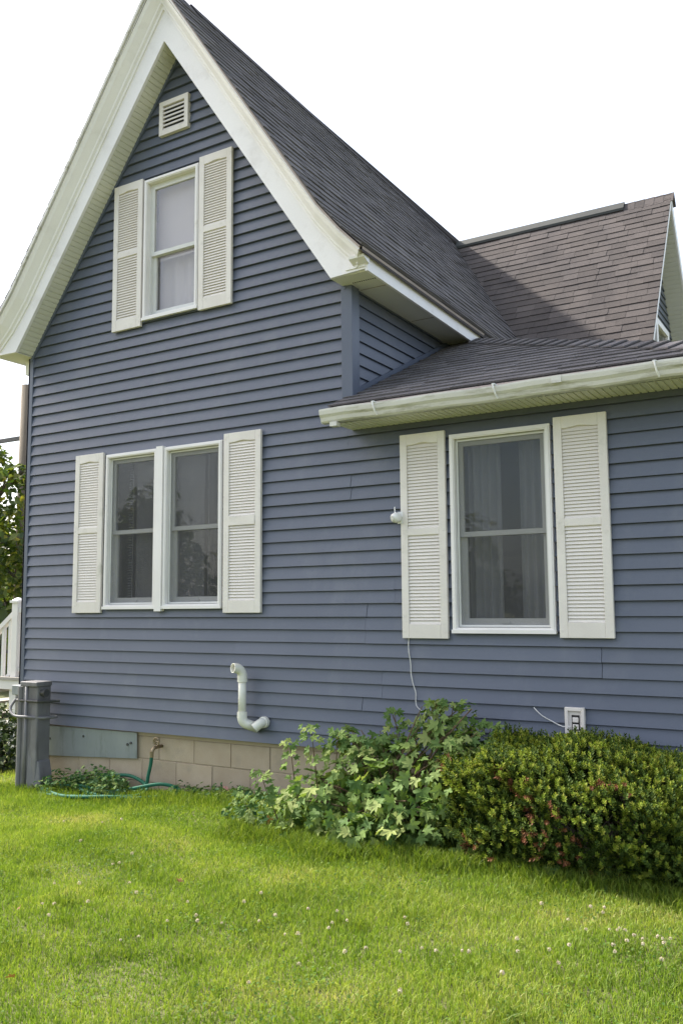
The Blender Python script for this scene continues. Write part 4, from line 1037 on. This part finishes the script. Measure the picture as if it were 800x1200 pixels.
# trees across the yard behind the viewpoint; the panes mirror them
for k, (x, y, h_, r, lab) in enumerate(((-23.6, -19, 2.6, 1.7, 'tall tree across the yard, mirrored in the right half of the double window'), (-29.5, -19.5, 1.6, 2.2, 'rounded tree at the far left across the yard'),
        (-26.6, -21, 2.2, 1.2, 'slim tree across the yard, mirrored in the left half of the double window'), (-14.5, -27, .9, 2.4, 'low broad tree across the yard, mirrored in the lean-to window'), (-8.5, -28, .5, 2.6, 'low broad tree straight behind the viewpoint'))):
    make_tree('yard_tree', lab, [(x, y, -1.8), (x+.15, y, -.6), (x, y, .6)], [(x, y, h_, r, r, r*.9), (x+.4, y+.3, h_+r*.6, r*.6, r*.6, r*.7), (x-.8, y, h_-1.4, r*1.1, r*1.1, r*.9), (x+.9, y-.3, h_-1.7, r*1.1, r*1.1, r*.8)], 2400, .42, M['tree_leaf'], .22, 'trees across the yard')

# ------------------------------------------------------------------ yew bush
def in_yew(p): pass
def yew():
    bx, by = -1.45, -.52; zb = -1.56
    t = empty('yew_bush', (bx, by, zb), 'clipped yew bush with yellow-green tips and rusty dead patches under the outlet box', 'bush')
    def surf(n):
        """points on the bushy outline with outward direction"""
        d = unit(n*3); d = d[d[:, 2] > -.85][:n]; m = len(d)
        ex = .80
        q = np.sign(d)*np.abs(d)**ex
        c = np.array([bx-.04, by, -1.25]); rad = np.array([.98, .52, .40])
        lump = 1+.07*np.sin(q[:, 0]*5+1)*np.sin(q[:, 1]*6+q[:, 2]*4)+.07*np.sin(q[:, 0]*11+q[:, 2]*9)
        P = c+q*rad*lump[:, None]
        P[:, 2] += np.where(P[:, 2] > -1.3, -.16*np.clip(P[:, 0]-bx-.05, 0, 1), 0)
        return P, d
    def sprigs(name, n, mat, depth, length, nn=20, need=.020, wid=.0045, upb=.75, keep=None):
        P, d = surf(n)
        if keep is not None:
            k = keep(P); P, d = P[k], d[k]
        n = len(P)
        P = P - d*(RNG.random(n)[:, None]*depth)
        ax = d*.45+np.array([0, -.05, upb])+unit(n)*.5; ax /= np.linalg.norm(ax, axis=1, keepdims=True)
        L = length*RNG.uniform(.6, 1.35, n)
        e = np.cross(ax, unit(n)); e /= np.linalg.norm(e, axis=1, keepdims=True); f_ = np.cross(ax, e)
        V = []; T = []
        t_ = np.linspace(.05, 1, nn); ph = np.arange(nn)*2.4
        base = P[:, None, :]+ax[:, None, :]*(L[:, None]*t_[None])[..., None]
        rad = e[:, None, :]*np.cos(ph)[None, :, None]+f_[:, None, :]*np.sin(ph)[None, :, None]
        nd = need*RNG.uniform(.8, 1.2, (n, nn, 1))*(1.05-.35*t_[None, :, None])
        tip = base + (rad*.80+ax[:, None, :]*(.45+.5*t_[None, :, None]))*nd
        sd = np.cross(rad, ax[:, None, :])*wid
        mid = (base+tip)/2
        Vv = np.stack([base, mid+sd, tip, mid-sd], 2).reshape(-1, 3)
        b = np.arange(n*nn)[:, None]*4
        me = mesh_np(name, Vv, None, np.concatenate([b+np.array([[0, 1, 2]]), b+np.array([[0, 2, 3]])]), mat)
        o = link(bpy.data.objects.new(name, me), t); o['kind'] = 'stuff'; return o
    def fld(P): return np.sin(P[:, 0]*5.1+.7)*np.sin(P[:, 2]*7.3+1.1)+.6*np.sin(P[:, 0]*11.3+P[:, 2]*8.7)
    sprigs('old_foliage', 8600, M['yew_old'], .16, .06, 16, .024, .0054)
    sprigs('new_growth', 7000, M['yew_new'], .045, .040, 15, .0215, .0052, keep=lambda P: (RNG.random(len(P)) < np.clip((P[:, 2]+1.55)*1.9, .12, 1)))
    sprigs('dead_sprigs', 1500, M['yew_dead'], .04, .06, 16, .022, .005, .4, keep=lambda P: (fld(P) > .2) & (P[:, 2] < -1.0) & (P[:, 0] < -1.1))
    mb = MB(); r = random.Random(4)
    for i in range(26):
        a = Vector((bx+r.uniform(-.35, .35), by+r.uniform(-.12, .12), zb)); an = r.uniform(0, 6.28)
        e = Vector((bx+r.uniform(-.8, .8), by+r.uniform(-.20, .25), r.uniform(-1.35, -1.05))); m_ = (a+e)/2+Vector((0, 0, -.05))
        mb.tube(bez([a, m_, e], 3), [.012, .011, .010, .009, .007, .005, .004], 5)
    mb.build('branches', M['bark'], t)
yew()

# ------------------------------------------------------------------ leafy shrub with lobed leaves
def lobed_leaf(seed):
    r = random.Random(seed); out = []
    # one side of the outline: angle from the tip, radius
    half = [(0, 1.0), (9, .80), (16, .62), (22, .56), (30, .72), (44, .92), (54, .70), (62, .50), (72, .46), (86, .62), (100, .66), (116, .46), (140, .30), (165, .14)]
    pts = [(a, q*r.uniform(.9, 1.1)) for a, q in half] + [(-a, q*r.uniform(.9, 1.1)) for a, q in half[:0:-1]]
    V = [(0, 0, 0)]
    for a, q in pts:
        x, y = math.sin(RAD(a))*q*.62, math.cos(RAD(a))*q*.62
        V.append((x, y, -.45*(x*x+y*y)+.28*abs(x)+r.uniform(-.05, .05)))
    n = len(pts); T = [(0, i+1, (i+1) % n+1) for i in range(n)]
    return np.array(V), np.array(T)
LEAFS = [lobed_leaf(s_) for s_ in (1, 2, 3, 4)]
def leafy_shrub():
    bx, by = -2.95, -.62
    t = empty('leafy_shrub', (bx, by, -1.56), 'sprawling light green shrub with lobed leaves against the siding left of the yew', 'shrub')
    blobs = [(-3.30, -.68, -1.42, .52, .40, .24), (-2.98, -.72, -1.34, .48, .42, .30), (-2.70, -.62, -1.28, .38, .38, .32), (-3.22, -.42, -1.13, .27, .24, .25), (-3.0, -.45, -1.16, .30, .28, .22),
             (-2.58, -.38, -1.02, .26, .24, .25), (-2.42, -.40, -.98, .22, .22, .16), (-2.62, -.32, -.80, .12, .12, .12), (-2.42, -.34, -.78, .14, .12, .10), (-3.62, -.62, -1.47, .26, .24, .14), (-3.50, -.40, -1.40, .22, .2, .2),
             (-2.55, -.80, -1.40, .30, .26, .2), (-2.80, -.98, -1.45, .34, .2, .16), (-2.36, -.66, -1.16, .22, .22, .28), (-2.30, -.50, -.93, .16, .16, .12), (-3.30, -.40, -.98, .10, .1, .1), (-3.02, -.42, -.98, .09, .09, .1)]
    C, D = crown_points(blobs, 1800, .55)
    k = C[:, 2] > -1.56; C, D = C[k], D[k]; n = len(C)
    Nn = D*.6 + unit(n)*.8 + np.array([0, -.2, .6]); A = D*.6+unit(n)*.7+np.array([0, -.1, -.55])
    Nn /= np.linalg.norm(Nn, axis=1, keepdims=True); A -= (A*Nn).sum(1, keepdims=True)*Nn; A /= np.linalg.norm(A, axis=1, keepdims=True); B = np.cross(A, Nn)
    sz = RNG.uniform(.055, .125, n)*np.where(RNG.random(n) < .15, 1.25, 1)
    # nearest and largest to the viewer first
    view = np.array(CAM); dd = np.linalg.norm(C-view, axis=1); face = np.abs(((view-C)/dd[:, None]*Nn).sum(1)); front = ((C-np.array([bx, by, -1.4]))*np.array([0, -1, .6])).sum(1)
    order = np.argsort(-(sz/dd*face*(1+1.2*front)))
    meshes = []
    for q, (V, T) in enumerate(LEAFS): meshes.append(mesh_np('leaf', V, None, T, M['maple']))
    for i in order[:300]:
        o = bpy.data.objects.new('leaf', meshes[i % 4]); COL.objects.link(o); o.parent = t
        R3 = Matrix((B[i], A[i], Nn[i])).transposed().to_4x4()
        o.matrix_basis = Matrix.Translation(Vector(C[i])-WL[t.name]) @ R3 @ Matrix.Scale(float(sz[i]), 4)
    VV = []; TT = []; off = 0
    for i in order[300:]:
        V, T = LEAFS[i % 4]
        VV.append(C[i]+sz[i]*(V[:, :1]*B[i]+V[:, 1:2]*A[i]+V[:, 2:]*Nn[i])); TT.append(T+off); off += len(V)
    o = link(bpy.data.objects.new('foliage', mesh_np('foliage', np.concatenate(VV), None, np.concatenate(TT), M['maple'])), t); o['kind'] = 'stuff'
    mb = MB(); r = random.Random(8)
    for b in blobs:
        for q in range(3):
            a = Vector((bx+r.uniform(-.2, .2), by+r.uniform(-.1, .15), -1.58)); e = Vector((b[0]+r.uniform(-.1, .1), b[1]+r.uniform(-.1, .1), b[2]+b[5]*.8))
            mb.tube(bez([a, (a+e)/2+Vector((0, 0, .10)), e], 4), [.007, .007, .0065, .006, .0055, .005, .0045, .004, .003], 5)
    mb_l = MB()
    # a few bare twigs sticking out in front of the wall
    for px in ((505, 845, 512, 822), (470, 850, 460, 838), (520, 850, 531, 826)):
        a = on_y(px[0], px[1]+25, -.33); e = on_y(px[2], px[3], -.33); mb.tube([a, (a+e)/2+Vector((.01, 0, 0)), e], .004, 5)
    lv = []
    shoots = [(505, 880, 511, 822), (470, 880, 462, 832), (520, 880, 532, 825), (545, 885, 556, 846), (565, 890, 576, 850), (490, 880, 480, 846), (372, 905, 364, 850), (392, 905, 396, 856), (350, 920, 340, 868), (415, 900, 424, 866), (330, 950, 305, 905), (300, 960, 284, 930)]
    for q, px in enumerate(shoots):
        yy = -.34-.3*(px[0] < 440)-.25*(px[0] < 345); a = on_y(px[0], px[1]+20, yy); e = on_y(px[2], px[3], yy-.03); pts = bez([a, (a+e)/2+Vector((r.uniform(-.02, .02), -.02, .02)), e], 5)
        mb.tube(pts, [.005-.0003*i for i in range(len(pts))], 5)
        for i in range(4, len(pts)):
            for sd in (-1, 1):
                lv.append((pts[i]+Vector((sd*r.uniform(.02, .055), r.uniform(-.05, .01), r.uniform(-.015, .02))), Vector((sd*.9+r.uniform(-.3, .3), -.3, r.uniform(-.5, .1))), r.uniform(.055, .10)))
        lv.append((e, Vector((r.uniform(-.4, .4), -.5, .3)), .07))
    for q, (c_, a_, z_) in enumerate(lv):
        nn = Vector((r.uniform(-.5, .5), -.55+r.uniform(-.3, .3), .7)).normalized(); a_ = (a_-nn*a_.dot(nn)).normalized(); b_ = a_.cross(nn)
        V, T = LEAFS[q % 4]; TT = T; off = len(mb_l.v)
        mb_l.v += [tuple(c_+(b_*float(v[0])+a_*float(v[1])+nn*float(v[2]))*z_) for v in V]; mb_l.f += [tuple(int(k)+off for k in f) for f in T]
    o = mb_l.build('shoot_leaves', M['maple'], t); o['kind'] = 'stuff'
    mb.build('stems', M['stem'], t)
leafy_shrub()

# ------------------------------------------------------------------ weeds, blooms and litter along the wall
def weed(name, label, spots, n, size, mat, hgt, cat='plant', group=None):
    bx = sum(s_[0] for s_ in spots)/len(spots); by = sum(s_[1] for s_ in spots)/len(spots); t = None
    C = []; 
    for x, y, r in spots:
        q = int(n/len(spots)); a = RNG.random(q)*6.283; rr = r*np.sqrt(RNG.random(q))
        X = x+rr*np.cos(a)*1.4; Y = y+rr*np.sin(a); C.append(np.stack([X, Y, np.array([ground(u, v_) for u, v_ in zip(X, Y)])+RNG.random(q)*hgt*(1-.6*rr/r)], 1))
    C = np.concatenate(C); m = len(C); Nn = unit(m)*.6+np.array([0, -.2, .9]); A = unit(m)
    me = leaf_mesh(name, C, Nn, A, size*RNG.uniform(.6, 1.3, m), .6, mat)
    me.transform(Matrix.Translation((-bx, -by, 1.55)))
    return tag(link(bpy.data.objects.new(name, me), None, (bx, by, -1.55)), label, cat, group, 'stuff' if len(spots) > 1 else None)
weed('weed_clump', 'low green weeds growing through the garden hose by the metal panel', [(-6.35, -.28, .2), (-6.0, -.2, .22), (-5.75, -.3, .15), (-6.2, -.08, .2)], 1500, .05, M['weed'], .26)
weed('weed_clump', 'low weeds along the block foundation right of the faucet', [(-5.1, -.12, .14), (-4.85, -.12, .16), (-4.6, -.15, .18), (-4.4, -.2, .16), (-4.15, -.25, .18)], 800, .042, M['weed'], .14)
weed('weed_clump', 'weeds at the foot of the leafy shrub near the dry leaf', [(-3.95, -.65, .18), (-4.05, -.4, .2), (-3.75, -.85, .14)], 420, .045, M['weed'], .14)
weed('weed_clump', 'broad-leaved weeds at the right foot of the yew bush', [(-1.05, -.75, .14), (-.95, -.62, .16), (-1.2, -.85, .12)], 160, .10, M['grass_deep'], .26)
weed('weed_clump', 'round-leaved weed poking out below the front of the yew bush', [(-1.66, -.98, .07)], 22, .085, M['weed'], .12)
p = on_ground(272, 921)
weed('pink_flowers', 'small pink flowers beside the leafy shrub at the foundation', [(-4.62, -.12, .05)], 34, .030, M['pink'], .14, 'flower')
def dry_leaf(px, py, size, label, seed):
    p = on_ground(px, py); p.z += .05
    V, T = LEAFS[seed % 4]; V = V.copy(); V[:, 2] += .5*V[:, 0]**2
    me = mesh_np('fallen_leaf', V*size, None, T, M['dry_leaf']); o = link(bpy.data.objects.new('fallen_leaf', me), None, tuple(p)); o.rotation_euler = (.9-seed*.3, .3*seed, seed*1.3)
    tag(o, label, 'leaf', 'fallen leaves on the lawn')
dry_leaf(210, 1044, .055, 'brown fallen leaf lying in the middle of the lawn', 1)
dry_leaf(15, 1160, .05, 'dark brown fallen leaf at the lower left edge of the lawn', 2)
dry_leaf(23, 1075, .035, 'small brown fallen leaf at the left edge of the lawn', 3)
dry_leaf(314, 972, .10, 'large dry orange leaf at the left foot of the leafy shrub', 4)
a = on_ground(690, 1035); b = on_ground(830, 1012); a.z += .02; b.z += .03
mb = MB(); mb.tube([a, (a*2+b)/3+Vector((0, 0, .006)), (a+b*2)/3, b], .026, 8); tag(mb.build('edging_log', M['timber'], None, tuple(a)), 'thin dark edging log lying below the right end of the yew bush', 'log')

# clover blooms
CL = [(190, 170), (128, 270), (305, 268), (320, 292), (460, 345), (463, 358), (520, 363), (392, 358), (283, 403), (325, 395), (440, 313), (645, 345), (668, 390), (698, 388), (722, 330), (770, 375), (778, 362), (790, 335), (612, 293), (572, 313), (608, 358), (240, 127), (285, 120), (265, 225), (280, 222), (150, 125), (207, 313), (100, 318), (186, 270), (128, 318), (115, 345), (310, 200), (700, 458), (583, 503)]
CL = [(x/2, 900+y/2) for x, y in CL]
CL2 = [(8, 270), (13, 197), (148, 190), (155, 205), (57, 262), (137, 270), (188, 262), (220, 268), (282, 268), (298, 270), (411, 240), (412, 270), (486, 265), (376, 320), (137, 362), (530, 195), (533, 255), (508, 297), (572, 218), (583, 165), (615, 167), (612, 178), (627, 218), (645, 220), (650, 215), (664, 220), (636, 255), (640, 270), (668, 245), (685, 232), (705, 240), (706, 252), (740, 235), (752, 240), (755, 250), (770, 240), (749, 288), (468, 157)]
CL += [(400+x/2, 980+y/2) for x, y in CL2]
def clover_meshes():
    out = []
    for sd in range(3):
        r = np.random.default_rng(sd); n = 46
        d = r.normal(size=(n, 3)); d /= np.linalg.norm(d, axis=1, keepdims=True); d = d[d[:, 2] > -.5]
        C = d*.0065; Nn = r.normal(size=d.shape)*.4+d; A = d+np.array([0, 0, .6])
        me = leaf_mesh('clover_flower', C, Nn, A, .0075*np.ones(len(C)), .5, M['clover'])
        out.append(me)
    return out
CM = clover_meshes()
st = MB(); st.tube([(0, 0, -.07), (.004, 0, -.03), (0, 0, 0)], .0012, 4); stm = st.mesh('stem', M['grass_deep'])
for i, (px, py) in enumerate(CL):
    r = ray(px, py); p = on_ground(px, py); p = p - r*(.055/-r.z)*1.0
    s_ = random.uniform(.85, 1.3)
    o = inst('clover_flower', CM[i % 3], None, tuple(p), (random.uniform(-.4, .4), random.uniform(-.4, .4), random.uniform(0, 6)), (s_, s_, s_))
    tag(o, 'small white clover bloom standing in the lawn', 'flower', 'clover blooms in the lawn')
    c = bpy.data.objects.new('stem', stm); COL.objects.link(c); c.parent = o

# ------------------------------------------------------------------ grass
def grass(name, X, Y, H, Wd, mat, lean=.55):
    n = len(X); Z = np.array([ground(a, b) for a, b in zip(X, Y)])
    an = RNG.random(n)*6.283; ld = RNG.random(n)*6.283; lm = lean*H*RNG.random(n)**.7
    dx, dy = np.cos(an)*Wd/2, np.sin(an)*Wd/2; lx, ly = np.cos(ld)*lm, np.sin(ld)*lm
    b = np.stack([X, Y, Z-.004], 1)
    s_ = np.stack([dx, dy, np.zeros(n)], 1)
    m_ = np.stack([X+lx*.35, Y+ly*.35, Z+H*.55], 1); tp = np.stack([X+lx, Y+ly, Z+H*(1-.25*(lm/(H+1e-6)))], 1)
    V = np.stack([b-s_, b+s_, m_+s_*.75, m_-s_*.75, tp], 1).reshape(-1, 3)
    i = np.arange(n)[:, None]*5
    me = mesh_np(name, V, i+np.array([[0, 1, 2, 3]]), i+np.array([[3, 2, 4]]), mat)
    return link(bpy.data.objects.new(name, me))
def fields(X, Y): return .5+.28*np.sin(X*2.1+1.3*np.sin(Y*1.7))*np.sin(Y*2.6+.9*np.sin(X*1.4))+.22*np.sin(X*5.3+Y*3.7)*np.sin(Y*6.1-X*2.9)
def scatter(n, x0, x1, y0, y1):
    X = RNG.uniform(x0, x1, n); Y = RNG.uniform(y0, y1, n)
    return X, Y
X1, Y1 = scatter(390000, -6.9, .1, -4.0, .02)
# only the wedge of lawn that can be seen from about here
keep = (Y1 > -4.05) & (X1 < .25-.25*(Y1+2.4)*0) & (Y1 > -3.9 + .0*X1) & ~((Y1 < -2.2) & (X1 < -5.2)) 
X1, Y1 = X1[keep], Y1[keep]
f_ = fields(X1, Y1); H1 = (.016+.032*f_)*RNG.uniform(.45, 1.35, len(X1))
g1 = grass('grass', X1, Y1, H1, .0030+.0022*RNG.random(len(X1)), M['grass'], .95)
tag(g1, 'short bright green lawn grass', 'grass', kind='stuff')
X2, Y2 = scatter(46000, -12, -6.6, -3.6, .6); X3, Y3 = scatter(16000, .1, 1.6, -3.6, .2)
X2 = np.concatenate([X2, X3]); Y2 = np.concatenate([Y2, Y3])
tag(grass('grass', X2, Y2, RNG.uniform(.03, .07, len(X2)), .006, M['grass']), 'lawn grass beyond the left corner and the right edge', 'grass', kind='stuff')
# taller uncut grass at the feet of the bushes
X4 = RNG.uniform(-3.9, -.3, 15000); yl = -.98-.22*np.exp(-((X4+2.9)/.6)**2)+.06*np.sin(X4*9)+.12*np.clip(X4+1.2, 0, 1); Y4 = yl+RNG.normal(size=len(X4))*.10
H4 = RNG.uniform(.05, .13, len(X4))*(1-.5*np.clip(np.abs(Y4-yl)/.3, 0, 1))
tag(grass('tall_grass', X4, Y4, H4, .0055, M['grass_deep'], .8), 'taller uncut grass at the feet of the bushes', 'grass', kind='stuff')
X5 = RNG.uniform(-7.2, -3.7, 9000); Y5 = -.18-.25*np.abs(RNG.normal(size=len(X5)))*.8
tag(grass('tall_grass', X5, Y5, RNG.uniform(.03, .11, len(X5)), .005, M['grass_deep'], .7), 'ragged grass along the block foundation and the hose', 'grass', kind='stuff')

# clover foliage and broad weeds between the blades
q = 26000; XC, YC = scatter(q, -6.6, .1, -3.9, -.05); fc = fields(XC*1.7+3, YC*1.7); kk = fc > .55; XC, YC = XC[kk], YC[kk]; q = len(XC)
CC = np.stack([XC, YC, np.array([ground(a, b) for a, b in zip(XC, YC)])+RNG.uniform(.012, .038, q)], 1)
mc = leaf_mesh('clover_foliage', CC, unit(q)*.45+np.array([0, 0, 1.0]), unit(q), RNG.uniform(.010, .020, q), .85, M['clover_leaf'])
tag(link(bpy.data.objects.new('clover_foliage', mc)), 'clover leaves scattered through the lawn', 'clover', kind='stuff')

# darker, longer tufts here and there in the lawn
TX, TY = [], []
for i in range(150):
    x, y = RNG.uniform(-6.4, -.3), RNG.uniform(-3.7, -.5); m = int(RNG.integers(30, 90)); sd = RNG.uniform(.03, .10)
    TX.append(x+RNG.normal(size=m)*sd); TY.append(y+RNG.normal(size=m)*sd)
TX = np.concatenate(TX); TY = np.minimum(np.concatenate(TY), -.1)
tag(grass('grass_tufts', TX, TY, RNG.uniform(.035, .085, len(TX)), .0042, M['grass_deep'], 1.0), 'longer grass tufts scattered over the lawn', 'grass', kind='stuff')
